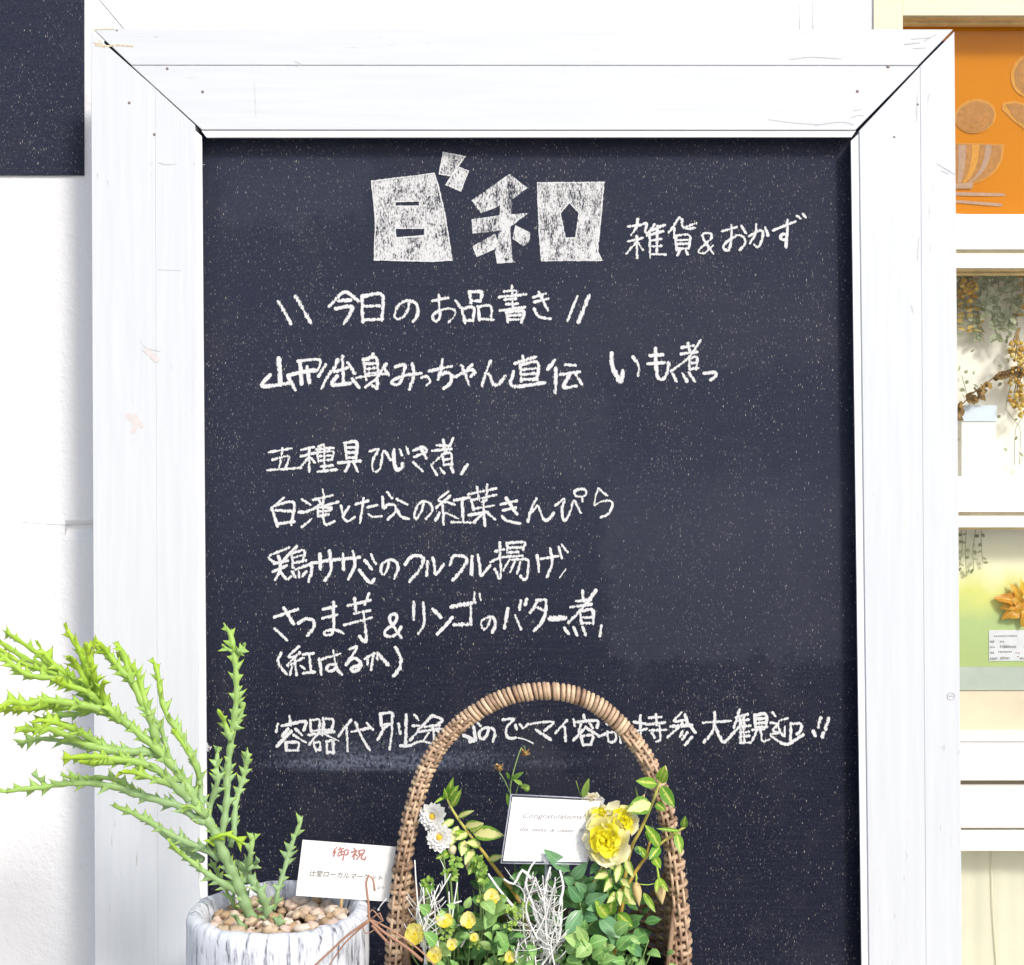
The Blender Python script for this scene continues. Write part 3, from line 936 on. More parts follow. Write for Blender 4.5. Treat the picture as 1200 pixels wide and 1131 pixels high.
rail(-160, 18, M['cream'])
rail(251, 292, M['doorwhite']); rail(297, 314, M['doorwhite'], DY + 0.0015)
rail(558, 600, M['doorwhite']); rail(604.5, 618, M['doorwhite'], DY + 0.0015)
rail(862, 869, M['doorwhite']); rail(870.5, 914.5, M['doorwhite'], DY - 0.001); rail(921, 970, M['doorwhite'], DY - 0.0005); rail(973, 997, M['doorwhite'], DY + 0.0015)
rail(1200, 1480, M['doorwhite'])
for (y0, y1) in ((292, 297), (600, 604.5), (869, 870.5), (914.5, 921), (970, 973)):
    m_ = MB(); m_.pxbox(1058.3, y0 + 0.02, XR - 60.3, y1 - 0.02, DY + 0.009, 0.127)
    m_.build("rail_groove", M['palegold'] if y0 != 914.5 else mat_plain('dark_groove', (0.22, 0.18, 0.12), 0.6), door, False)
# stepped glazing mouldings under each rail
for (y, cols) in ((18, 3), (314, 2), (618, 1), (862, 0)):
    if not cols: continue
    m_ = MB()
    hgt = {3: 14, 2: 8.5, 1: 2.6}[cols]
    n = {3: 4, 2: 3, 1: 1}[cols]
    for k in range(n):
        y0 = y + hgt * k / n; y1 = y + hgt * (k + 1) / n
        yf = DY + 0.006 + 0.0055 * k + (0.003 if k % 2 else 0)
        m_.pxbox(1058.5, y0, XR - 60.5, y1 - (0.7 if k % 2 else 0.0), yf, 0.1)
    m_.build("glazing_moulding", M['gold'], door, False)
GY = 0.106
for (y0, y1) in ((18, 251), (314, 558), (618, 862), (997, 1200)):
    m_ = MB(); m_.pxbox(1056, y0 - 3, XR - 58, y1 + 3, GY, GY + 0.004)
    m_.build("glass_pane", M['glass'], door, False)

# what hangs and stands behind the panes
mb = MB()
for (x0, x1, y0, y1, z0, z1) in ((0.44, 1.3, 0.60, 0.62, 0, 2.0), (0.42, 0.44, 0.15, 0.62, 0, 2.0), (1.3, 1.32, 0.15, 0.62, 0, 2.0), (0.44, 1.3, 0.15, 0.60, 1.98, 2.0)):
    mb.box((x0, y0, z0), (x1, y1, z1))
room = mb.build("shop_interior_wall", mat_plain("interior_cream", (0.80, 0.77, 0.70), 0.8, 0.05, 6), None, False)
tag(room, "pale cream inside walls of the shop seen through the door glass", "interior wall")


def mat_orange():
    t = NT("orange_cloth")
    n = t.noise(t.coords((300, 300, 300)), 1.0, 3)
    b = t.noise(t.coords((6, 6, 6)), 1.0, 2)
    c = t.mix(b, (0.60, 0.185, 0.002), (0.70, 0.265, 0.003))
    return t.principled(c, 0.8, t.bump(n, 0.3, 0.0008), 0.1, 0.2)


OY = 0.118
poster = thing("orange_curtain", "orange cloth with faded bowl and spoon prints behind the top door pane", "curtain", P(1200, 262, OY))
mb = MB()
n = 24
rows = []
for i in range(n + 1):
    x = 1050 + (XR - 60 - 1050) * i / n
    yb = 250.5 + (x - 1122) * 0.045 if x < 1300 else 258
    dy = 0.0003 * math.sin(i * 1.1)
    rows.append((mb.vert(P(x, -5, OY + dy)), mb.vert(P(x, yb, OY + dy))))
for i in range(n):
    mb.face((rows[i][0], rows[i][1], rows[i + 1][1], rows[i + 1][0]))
mb.build("cloth", mat_orange(), poster)
M['print_brown'] = mat_plain("faded_brown_print", (0.42, 0.19, 0.05), 0.85, 0.15, 200)
M['print_pale'] = mat_plain("faded_mauve_print", (0.42, 0.27, 0.19), 0.85, 0.12, 200)
M['print_light'] = mat_plain("faded_tan_print", (0.60, 0.27, 0.04), 0.85, 0.12, 200)
PY = OY - 0.001


def disc(m_, cx, cy, rx, ry, Y, mi=0, tilt=0.0, n=28):
    pts = []
    for i in range(n):
        a_ = 2 * math.pi * i / n
        x = rx * math.cos(a_); y = ry * math.sin(a_)
        pts.append(m_.vert(P(cx + x * math.cos(tilt) - y * math.sin(tilt), cy + x * math.sin(tilt) + y * math.cos(tilt), Y)))
    m_.face(pts[::-1], mi)


def poly(m_, pts, Y, mi=0):
    m_.face([m_.vert(P(x, y, Y)) for x, y in pts], mi)


PM = [M['print_brown'], M['print_pale'], M['print_light']]
mb = MB()
disc(mb, 1143, 136, 24.5, 20, PY, 2, -0.25)
disc(mb, 1143, 137, 22.5, 18, PY - 0.0003, 0, -0.25)
for k in range(3):
    pts = []
    for i in range(12):
        a_ = R(15 + 100 * i / 11)
        pts.append(P(1140 + (19 - k * 4) * math.cos(a_), 136 + (16 - 3.4 * k) * math.sin(a_), PY - 0.0005))
    mb.tube(pts, 0.0004, 4, True, 2)
mb.build("printed_spoon", PM, poster, False)
mb = MB()
cx, w_, y0, y1 = 1122, 55, 166, 218
def bowl(f):
    pts = [(cx - w_ * f, y0), (cx + w_ * f, y0 + 3)]
    for i in range(1, 12):
        a_ = math.pi * i / 12
        pts.append((cx + w_ * f * math.cos(a_), y0 + 3 + (y1 - y0 - 3) * f * math.sin(a_) ** 0.8))
    return pts
poly(mb, bowl(1.0)[::-1], PY, 2)
poly(mb, [(x, y + 1) for x, y in bowl(0.955)][::-1], PY - 0.0003, 0)
for k, (f0, f1) in enumerate(((-.9, -.74), (-.6, -.42), (-.28, -.1), (0.02, 0.2), (0.34, 0.5), (0.64, 0.78))):
    a_ = []; b_ = []
    for i in range(9):
        t_ = i / 8
        wv = w_ * 0.93 * math.sqrt(max(0, 1 - (t_ * 0.93) ** 2))
        y = y0 + 4 + (y1 - y0 - 8) * t_
        a_.append((cx + wv * f0, y)); b_.append((cx + wv * f1, y))
    poly(mb, a_ + b_[::-1], PY - 0.0006, 1 if k != 4 else 2)
poly(mb, [(1105, 216), (1105, 221), (1139, 221), (1141, 214)], PY - 0.0008, 1)
mb.build("printed_bowl", PM, poster, False)
mb = MB()
poly(mb, [(1100, 224.5), (1100, 229), (1172, 230), (1180, 229), (1175, 226.5)], PY, 1)
poly(mb, [(1100, 233), (1100, 236), (1172, 242), (1176, 240), (1170, 238)], PY, 1)
mb.build("printed_chopsticks", PM, poster, False)
mb = MB()
poly(mb, [(1175, 121), (1188, 118), (1215, 125), (1230, 150), (1205, 154), (1188, 142), (1174, 128)], PY, 2)
poly(mb, [(1179, 122.5), (1190, 120.5), (1212, 127), (1224, 147), (1206, 150), (1190, 139.5)], PY - 0.0004, 0)
disc(mb, 1207, 88, 22, 26, PY, 2, 0.3); disc(mb, 1208, 87, 18.5, 23, PY - 0.0004, 0, 0.3)
mb.build("printed_leaf", PM, poster, False)

# second pane: leaves, clusters and a box stand in for reflected trees and building
mb = MB()
a = P(1056, 562, 0.168); b = P(1420, 308, 0.168)
mb.box((a.x, 0.168, a.z), (b.x, 0.175, b.z))
o = mb.build("reflection_backdrop", mat_plain("pale_backdrop", (0.85, 0.82, 0.75), 0.8, 0.06, 25), None, False)
tag(o, "pale cream backdrop for the reflected shapes in the second door pane", "screen")
mb = MB(); a = P(1056, 566, 0.13)
mb.box((a.x, 0.13, a.z - 0.012), (1.05, 0.20, a.z))
o = mb.build("display_shelf", M['doorwhite'], None, False)
tag(o, "white display shelf at the foot of the second door pane", "shelf")
L_olive = mat_leaf("olive_foliage", (0.26, 0.29, 0.17), (0.52, 0.54, 0.40), transl=0.3, veins=False)
L_brown = mat_leaf("dried_brown_leaf", (0.16, 0.08, 0.025), (0.38, 0.24, 0.07), transl=0.2)
L_yel = mat_tone("reflected_yellow_blossom", [(0, (0.40, 0.18, 0.02)), (0.5, (0.70, 0.42, 0.06)), (1, (0.78, 0.62, 0.2))], 0.8, transl=0.2)
# pale green leaves standing in for reflected foliage at the top of the pane
hang = thing("reflected_foliage", "pale grey green leaves standing in for reflected trees at the top of the second door pane", "plant", P(1170, 320, 0.22))
mb = MB()
mgold = MB()
for k in range(13):
    x0 = 1113 + k * 8.5; y0 = 312
    x1 = x0 + random.uniform(-12, 12); y1 = random.uniform(368, 398)
    Yk = random.uniform(0.128, 0.16)
    line = catmull([P(x0, y0, Yk), P((x0 + x1) / 2 + random.uniform(-8, 8), (y0 + y1) / 2, Yk), P(x1, y1, Yk)], 0.006)
    mb.tube(line, 0.0006, 4)
    for p in line[1:]:
        for s_ in (-1, 1):
            d = Vector((s_ * random.uniform(0.4, 1), random.uniform(-.6, .6), random.uniform(-.9, .3))).normalized()
            (mgold if (k < 4 or k > 9) and random.random() < .6 else mb).leaf(p, p + d * random.uniform(0.007, 0.014), random.uniform(0.004, 0.008), random.uniform(-.8, .8), col=random.uniform(0, 1), na=4, nc=2)
mb.build("foliage", L_olive, hang)
mgold.build("golden_leaves", mat_leaf("golden_leaf", (0.50, 0.30, 0.06), (0.74, 0.58, 0.22), transl=0.3, veins=False), hang)
for (cx_, cy_, rx, ry, nn, lab) in ((1134, 338, 11, 17, 60, "golden cluster standing in for a reflection in the top left corner of the second door pane"), (1196, 455, 14, 34, 110, "golden cluster standing in for a reflection at the right of the second door pane"), (1193, 410, 10, 14, 40, "small tan cluster standing in for a reflection above the brown leaves in the second door pane")):
    t_ = thing("reflected_clusters", lab, "dried flowers", P(cx_, cy_ - ry, 0.14), "reflection clusters in the door window")
    mb = MB()
    for k in range(nn):
        a_ = random.random() * 6.28; r_ = math.sqrt(random.random())
        p = P(cx_ + rx * r_ * math.cos(a_), cy_ + ry * r_ * math.sin(a_), random.uniform(0.122, 0.158))
        mb.blob(p, random.uniform(0.0016, 0.0036), 3, 5, (1, 1, 1), 0, 0.5, random.random())
    mb.build("blossoms", L_yel, t_)
    mb = MB()
    for k in range(6):
        mb.tube([P(cx_ + random.uniform(-3, 3), cy_ - ry - 12, 0.15), P(cx_ + random.uniform(-rx, rx) * .7, cy_ + random.uniform(-ry, ry) * .6, 0.15)], 0.0007, 4)
    mb.build("stems", L_brown, t_)
gar = thing("reflected_brown_leaves", "brown leaf band standing in for reflected foliage across the second door pane", "garland", P(1165, 440, 0.15))
gl = catmull([P(1108, 486, 0.135), P(1125, 476, 0.13), P(1140, 461, 0.135), P(1155, 450, 0.13), P(1172, 438, 0.135), P(1195, 432, 0.14), P(1240, 440, 0.14)], 0.004)
mb = MB(); mb.tube(gl, 0.0009, 5); mb.build("vine", L_brown, gar)
mb = MB()
for i, p in enumerate(gl[::2]):
    for k in range(2):
        d = Vector((random.uniform(-.7, .7), random.uniform(-.8, .1), random.uniform(-1, 0.15))).normalized()
        mb.leaf(p, p + d * random.uniform(0.010, 0.020), random.uniform(0.007, 0.012), random.uniform(-.9, .9), col=random.random(), na=5, nc=4, wave=0.4)
mb.build("leaves", L_brown, gar)
mb = MB()
for k in range(30):
    p = P(random.choice((random.uniform(1124, 1145), random.uniform(1165, 1205))), random.uniform(390, 540), random.uniform(0.145, 0.162))
    d = Vector((random.uniform(-1, 1), random.uniform(-.5, .2), random.uniform(-1, 1))).normalized()
    mb.leaf(p, p + d * random.uniform(0.005, 0.010), random.uniform(0.003, 0.006), random.uniform(-1, 1), col=random.random() * .7, na=4, nc=2)
for k in range(3):
    x = (1127, 1188, 1199)[k]
    mb.tube(catmull([P(x, 440, 0.155), P(x + random.uniform(-12, 12), 480, 0.152), P(x + random.uniform(-14, 14), 500, 0.155), P(x + random.uniform(-18, 18), 545, 0.158)], 0.01), 0.0004, 4)
mb.build("trailing_sprigs", L_olive, gar)
bx = thing("reflected_box_shape", "pale blue box shape standing in for the reflected building in the second door pane", "box", P(1150, 563, 0.154))
mb = MB(); mb.pxbox(1127, 494, 1167, 565, 0.142, 0.166); mb.build("box_body", M['doorwhite'], bx, False)
mb = MB(); mb.pxbox(1126, 475, 1168, 493.7, 0.1405, 0.1672); mb.build("box_lid", mat_plain("reflected_pale_blue", (0.60, 0.68, 0.80), 0.6, 0.05, 40), bx, False)

# third pane
def mat_green_panel():
    t = NT("printed_green_panel")
    tc = t.n("ShaderNodeTexCoord"); sp = t.n("ShaderNodeSeparateXYZ"); t.l(tc.outputs['Object'], sp.inputs[0])
    n = t.noise(t.coords((22, 22, 22)), 1.0, 4)
    z = t.math('ADD', sp.outputs[2], t.math('MULTIPLY', t.math('SUBTRACT', n, 0.5), 0.05))
    za, zb = P(0, 780, 0.126).z, P(0, 625, 0.126).z
    f = t.range(z, za, zb)
    c = t.ramp(f, [(0, (0.40, 0.49, 0.21)), (0.35, (0.42, 0.53, 0.24)), (0.55, (0.66, 0.67, 0.22)), (0.74, (0.82, 0.79, 0.56)), (1, (0.85, 0.82, 0.74))])
    return t.principled(c, 0.7, None, 0.2)


gp = MB(); gp.pxbox(1056, 612, 1420, 781.5, 0.126, 0.130)
o = gp.build("green_poster", mat_green_panel(), None, False)
tag(o, "green and yellow poster panel behind the third door pane", "poster")
mb = MB(); a = P(1056, 782, 0.14); b_ = P(1056, 866, 0.14)
mb.box((a.x, 0.12, P(0, 809, 0.12).z), (1.05, 0.30, P(0, 782, 0.12).z))
o = mb.build("display_plinth", mat_plain("grey_green_board", (0.42, 0.47, 0.43), 0.7, 0.08, 30), None, False)
tag(o, "grey green plinth board under the poster in the third door pane", "plinth")
mb = MB()
mb.box((a.x, 0.115, P(0, 880, 0.115).z), (1.05, 0.30, P(0, 809.5, 0.12).z - 0.0003))
o = mb.build("display_counter", mat_plain("cream_counter", (0.68, 0.58, 0.45), 0.7, 0.06, 30), None, False)
tag(o, "cream counter front at the foot of the third door pane", "counter")
sg = thing("leafy_sprig", "thin sprig of small olive leaves hanging at the top left of the third door pane", "plant", P(1136, 622, 0.12))
mb = MB()
for k in range(4):
    x = (1126, 1133, 1144, 1150)[k]
    ln_ = catmull([P(x, 616, 0.119), P(x + random.uniform(-5, 5), 645, 0.118), P(x + random.uniform(-9, 5), 678 - 6 * k, 0.119)], 0.008)
    mb.tube(ln_, 0.00035, 4)
    for p in ln_[1:]:
        d = Vector((random.uniform(-1, 1), random.uniform(-.3, .1), random.uniform(-.8, .3))).normalized()
        mb.leaf(p, p + d * random.uniform(.005, .009), random.uniform(.003, .006), random.uniform(-.8, .8), col=random.random(), na=4, nc=2)
mb.build("leaves", L_olive, sg)
orn = thing("paper_leaf_ornament", "orange and yellow dried leaf spray in front of the green poster", "ornament", P(1190, 745, 0.145))
mb = MB()
for (bx_, by_, tx_, ty_, w_) in ((1196, 706, 1166, 700, 16), (1196, 706, 1172, 713, 11), (1198, 704, 1184, 684, 10), (1200, 700, 1196, 678, 9), (1200, 704, 1174, 726, 13), (1205, 715, 1180, 724, 12), (1205, 700, 1230, 690, 16), (1204, 708, 1228, 722, 16), (1198, 710, 1186, 698, 14), (1203, 712, 1198, 735, 12), (1200, 706, 1190, 718, 12)):
    mb.leaf(P(bx_, by_, 0.122), P(tx_, ty_, 0.118), w_ / 1000, random.uniform(-.4, .4), 0.3, 0.15, col=random.random(), wave=0.5)
mb.build("leaves", mat_leaf("orange_dry_leaf", (0.62, 0.24, 0.03), (0.78, 0.56, 0.06), transl=0.3), orn)
mb = MB(); mb.tube([P(1200, 706, 0.1235), P(1210, 745, 0.1235), P(1212, 780, 0.1235)], 0.0012, 5); mb.build("stem", L_brown, orn)
note = thing("notice_slip", "white notice slip with small printed lines pinned on the green poster", "notice", P(1190, 775, 0.149))
mb = MB(); mb.pxbox(1159, 738.5, 1232, 774.5, 0.1252, 0.1259); mb.build("paper", mat_plain("pale_paper", (0.66, 0.67, 0.72), 0.7, 0.05, 90), note, False)
mb = MB()
for (x0, x1, y, h_) in ((1165, 1192, 745.5, 1.1), (1160, 1165, 752, 1.5), (1172, 1176, 752, 1.3), (1160, 1165, 758.5, 1.5), (1172, 1190, 758, 1.9), (1160, 1164, 765, 1.5), (1170, 1186, 764, 1.2), (1160, 1168, 772, 1.5), (1172, 1182, 771.5, 1.9), (1200, 1226, 745, 1.1), (1200, 1226, 758, 1.5), (1195, 1224, 772, 1.5)):
    x = x0
    while x < x1:
        w_ = random.uniform(0.8, 1.8)
        mb.pxbox(x, y - h_ * random.uniform(0.6, 1), x + w_, y + h_ * random.uniform(0.5, 1), 0.1249, 0.12515)
        x += w_ + random.uniform(0.4, 0.9)
mb.build("printed_lines", M['greyink'], note, False)
mb = MB()
for (x, y) in ((1190, 764.5), (1193, 765), (1192, 769)):
    mb.pxbox(x, y, x + 2, y + 1, 0.1249, 0.12515)
mb.build("red_stamp", M['redink'], note, False)
# fourth pane
cur = MB()
rows = []
for i in range(60):
    x = 1058 + i * 5.5
    dy = 0.0012 * math.sin(i * 0.55) + 0.0006 * math.sin(i * 1.7 + 1)
    rows.append((cur.vert(P(x, 985, 0.122 + dy)), cur.vert(P(x, 1210, 0.122 + dy))))
for i in range(59):
    cur.face((rows[i][0], rows[i][1], rows[i + 1][1], rows[i + 1][0]))
cur.tube([P(1161, 990, 0.1195), P(1163, 1060, 0.1195), P(1168, 1140, 0.1195), P(1170, 1205, 0.1195)], 0.0006, 5)
o = cur.build("cream_curtain", mat_plain("cream_cloth", (0.86, 0.83, 0.68), 0.85, 0.04, 20, transl=0.25), None)
tag(o, "pale yellow cream curtain in soft folds behind the lowest door pane", "curtain")


# ------------------------------------------------------------------ text helper for the printed cards
def text_mesh(body, shear=0.0, bold=0.0):
    cu = bpy.data.curves.new("text", 'FONT')
    cu.body = body
    cu.shear = shear
    cu.offset = bold
    cu.resolution_u = 3
    ob = bpy.data.objects.new("text", cu)
    COL.objects.link(ob)
    dg = bpy.context.evaluated_depsgraph_get()
    me = bpy.data.meshes.new_from_object(ob.evaluated_get(dg))
    bpy.data.objects.remove(ob)
    vs = [v.co.copy() for v in me.vertices]
    fs = [tuple(p.vertices) for p in me.polygons]
    bpy.data.meshes.remove(me)
    return vs, fs


def text_on(m_, body, x0, y0, x1, y1, h, Y, slant, shear=0.0, Yfun=None, bold=0.0):
    """text from pixel (x0,y0) baseline to (x1,y1), cap height h; slant = (dx,dy) of the card's up direction"""
    vs, fs = text_mesh(body, shear, bold)
    if not vs: return
    ax = min(v.x for v in vs); bx_ = max(v.x for v in vs); ay = min(v.y for v in vs); by = max(v.y for v in vs)
    off = len(m_.v)
    for v in vs:
        u = (v.x - ax) / (bx_ - ax); w_ = (v.y - ay) / (by - ay)
        px = x0 + (x1 - x0) * u + slant[0] * h * w_; py = y0 + (y1 - y0) * u + slant[1] * h * w_
        m_.vert(P(px, py, Yfun(px, py) if Yfun else Y))
    for f_ in fs: m_.face([i + off for i in f_])


# ------------------------------------------------------------------ bark pot with succulent
POTC = P(327, 1062, -0.25); PR = 0.0845
RZ = POTC.z
pot = thing("plant_pot", "round white pot with dark vertical bark texture, holding the spiny succulent", "pot", (POTC.x, -0.25, 0))


def mat_bark_pot():
    t = NT("whitewashed_bark_ceramic")
    u, v = t.uv()
    cb = t.n("ShaderNodeCombineXYZ")
    t.l(t.math('SINE', t.math('MULTIPLY', u, 6.28318)), cb.inputs[0]); t.l(t.math('COSINE', t.math('MULTIPLY', u, 6.28318)), cb.inputs[1]); t.l(v, cb.inputs[2])
    mp = t.n("ShaderNodeMapping"); mp.inputs['Scale'].default_value = (15, 15, 2.1); t.l(cb.outputs[0], mp.inputs[0])
    n = t.noise(mp.outputs[0], 1.0, 5, 0.62, 0.6)
    n2 = t.noise(t.coords((170, 170, 60)), 1.0, 4, 0.65)
    k = t.range(t.math('ADD', t.math('MULTIPLY', n, 0.7), t.math('MULTIPLY', n2, 0.3)), 0.33, 0.50)
    c = t.ramp(k, [(0, (0.035, 0.035, 0.045)), (0.3, (0.19, 0.20, 0.24)), (0.6, (0.50, 0.53, 0.60)), (1, (0.68, 0.71, 0.77))])
    return t.principled(c, 0.65, t.bump(k, 0.6, 0.003), 0.3)


mb = MB()
prof = []
for i in range(30):
    z = RZ - 0.006 - (RZ - 0.006) * i / 29
    prof.append((PR + 0.003 - 0.012 * (i / 29) ** 2, z))
rimp = [(PR - 0.016, RZ - 0.045), (PR - 0.014, RZ - 0.012), (PR - 0.011, RZ - 0.003), (PR - 0.006, RZ + 0.001), (PR, RZ - 0.001)]
full = rimp + prof
NS = 96
rings = []
for i, (r, z) in enumerate(full):
    ring = []
    for j in range(NS):
        a_ = 2 * math.pi * j / NS
        d = Vector((math.cos(a_), math.sin(a_), 0))
        nz = mnoise.noise(Vector((d.x * 9, d.y * 9, z * 14))) * 0.0022 + mnoise.noise(Vector((d.x * 22, d.y * 22, z * 30 + 4))) * 0.0012
        zz = z + (mnoise.noise(Vector((d.x * 5, d.y * 5, 3))) * 0.003 if i < 6 else 0)
        ring.append(mb.vert((POTC.x + d.x * (r + nz), -0.25 + d.y * (r + nz), max(0.0, zz)), (j / NS, z * 12)))
    rings.append(ring)
for i in range(len(full) - 1):
    for j in range(NS):
        mb.face((rings[i][j], rings[i + 1][j], rings[i + 1][(j + 1) % NS], rings[i][(j + 1) % NS]))
mb.face(rings[-1])
mb.build("pot_body", mat_bark_pot(), pot)
mb = MB()
SZ = RZ - 0.020
cen = mb.vert((POTC.x, -0.25, SZ + 0.002))
prev = None
rr = []
for k in range(1, 7):
    ring = []
    for j in range(32):
        a_ = 2 * math.pi * j / 32
        r = (PR - 0.013) * k / 6
        p = Vector((POTC.x + r * math.cos(a_), -0.25 + r * math.sin(a_), SZ))
        p.z += 0.004 * mnoise.noise(p * 60)
        ring.append(mb.vert(p))
    rr.append(ring)
for j in range(32): mb.face((cen, rr[0][j], rr[0][(j + 1) % 32]))
for k in range(5):
    for j in range(32): mb.face((rr[k][j], rr[k + 1][j], rr[k + 1][(j + 1) % 32], rr[k][(j + 1) % 32]))
mb.build("soil", M['soil'], pot)

# pebbles
peb_m = [mat_plain("tan_pebble", (0.52, 0.40, 0.28), 0.6, 0.3, 120, 0.3, 300), mat_plain("pale_pebble", (0.66, 0.56, 0.46), 0.6, 0.25, 120, 0.3, 300), mat_plain("pinkish_pebble", (0.60, 0.46, 0.37), 0.6, 0.25, 120, 0.3, 300), mat_plain("brown_pebble", (0.42, 0.29, 0.17), 0.6, 0.3, 120, 0.3, 300)]
protos = []
for k in range(8):
    mb = MB()
    mb.blob((0, 0, 0), 0.0068, 9, 12, (1.25, 0.95, 0.78), 0, 0.55)
    o = mb.build("pebble", peb_m[k % 4], None)
    tag(o, "rounded tan pebble among those covering the soil in the bark pot", "pebble", "pebbles on the succulent's soil")
    protos.append(o)
spots = []
tries = 0
while len(spots) < 125 and tries < 6000:
    tries += 1
    a_ = random.random() * 6.283; r = (PR - 0.022) * math.sqrt(random.random())
    x = POTC.x + r * math.cos(a_); y = -0.25 + r * math.sin(a_)
    lift = 0.0 if len(spots) < 85 else 0.006
    if y > -0.205 and x < POTC.x - 0.02: continue
    if all((x - q[0]) ** 2 + (y - q[1]) ** 2 + (lift - q[3]) ** 2 > 0.0086 ** 2 for q in spots):
        sc_ = random.choice((0.55, 0.7, 0.8, 0.95, 1.15))
        spots.append((x, y, sc_, lift))
for i, (x, y, sc_, lift) in enumerate(spots):
    o = protos[i] if i < 8 else protos[i % 8].copy()
    if i >= 8: COL.objects.link(o)
    o.location = (x, y, SZ + 0.0035 + lift)
    o.rotation_euler = (random.uniform(-.5, .5), random.uniform(-.5, .5), random.uniform(0, 6.28))
    o.scale = (sc_,) * 3

# succulent
M['succ'] = mat_tone("succulent_skin", [(0.0, (0.24, 0.38, 0.19)), (0.3, (0.30, 0.46, 0.20)), (0.55, (0.33, 0.52, 0.13)), (0.8, (0.37, 0.58, 0.05)), (0.92, (0.44, 0.60, 0.05)), (0.97, (0.20, 0.13, 0.07)), (1.0, (0.13, 0.08, 0.06))], 0.5, 170, 0.10, 0.2, transl=0.12)
succ = thing("spiny_succulent", "branching spiny green succulent with yellow green tips growing in the bark pot", "succulent", (P(305, 1085, -0.25).x, -0.25, SZ))


def spiny(pts, w0, w1, Y0, Y1, t0, t1, name="branch", pitch=10.5, tooth=1.0):
    """a fleshy branch through pixels with toothed sides; w in px, tone t0..t1 from root to tip"""
    m_ = MB()
    line2 = catmull([Vector((x, y, 0)) for x, y in pts], 1.8)
    n = len(line2)
    L = [0]
    for i in range(1, n): L.append(L[-1] + (line2[i] - line2[i - 1]).length)
    ph = random.random() * 10
    pl = []; rad = []; cols = []
    for i, p in enumerate(line2):
        t = L[i] / L[-1]
        Yd = Y0 + (Y1 - Y0) * (t ** 1.2) + 0.004 * math.sin(t * 7 + ph)
        pl.append(P(p.x, p.y, Yd))
        w = (w0 + (w1 - w0) * t) * (1 + 0.16 * math.sin(L[i] / pitch * 3.14 + ph))
        if t > 0.94: w *= max(0.25, (1 - t) / 0.06)
        rad.append(w * 0.5 * pxs(Yd)); cols.append(min(0.9, t0 + (t1 - t0) * t))
    m_.tube(pl, rad, 9, True, 0, cols, 0.8)
    s_ = random.uniform(2, pitch)
    side = random.choice((-1, 1))
    while s_ < L[-1] - 1:
        i = min(n - 2, max(1, next(k for k in range(n) if L[k] >= s_)))
        tan = (pl[i + 1] - pl[i - 1]).normalized()
        view = Vector((0, -1, 0)); sd_ = tan.cross(view).normalized()
        ang = random.gauss(0, 0.55)
        for q_ in ((side,) if random.random() < 0.55 else (side, -side)):
            d = sd_ * q_ * math.cos(ang) + view * math.sin(ang) * random.choice((1, 1, -1))
            d = (d + tan * random.uniform(0.25, 0.7)).normalized()
            r = rad[i]
            tl = (random.choice((5.0, 6.5, 7.5, 9, 11)) * tooth) * pxs(-0.25) + r * 0.85
            hb = (3.1 * tooth * pxs(-0.25)) + r * 0.36
            th = hb * 0.40
            cr = d.cross(tan).normalized()
            c0 = pl[i]
            tn = cols[i]
            # three rings: root, waist, tip
            rg = []
            for (f, s1, tc_) in ((0.10, 1.5, tn), (0.36, 1.02, tn), (0.62, 0.52, tn + 0.02), (0.86, 0.17, 0.95), (1.0, 0.03, 1.0)):
                c_ = c0 + d * (tl * f) + tan * (tl * 0.30 * f * f)
                rg.append([m_.vert(c_ + tan * hb * s1 * math.cos(a2) + cr * th * s1 * math.sin(a2), (0, 0), min(1, tc_)) for a2 in (0, 1.047, 2.094, 3.1416, 4.189, 5.236)])
            for k in range(4):
                for j in range(6):
                    m_.face((rg[k][j], rg[k][(j + 1) % 6], rg[k + 1][(j + 1) % 6], rg[k + 1][j]))
            m_.face(rg[-1])
        side = -side
        s_ += pitch * random.uniform(0.55, 1.5)
    return m_.build(name, M['succ'], succ)


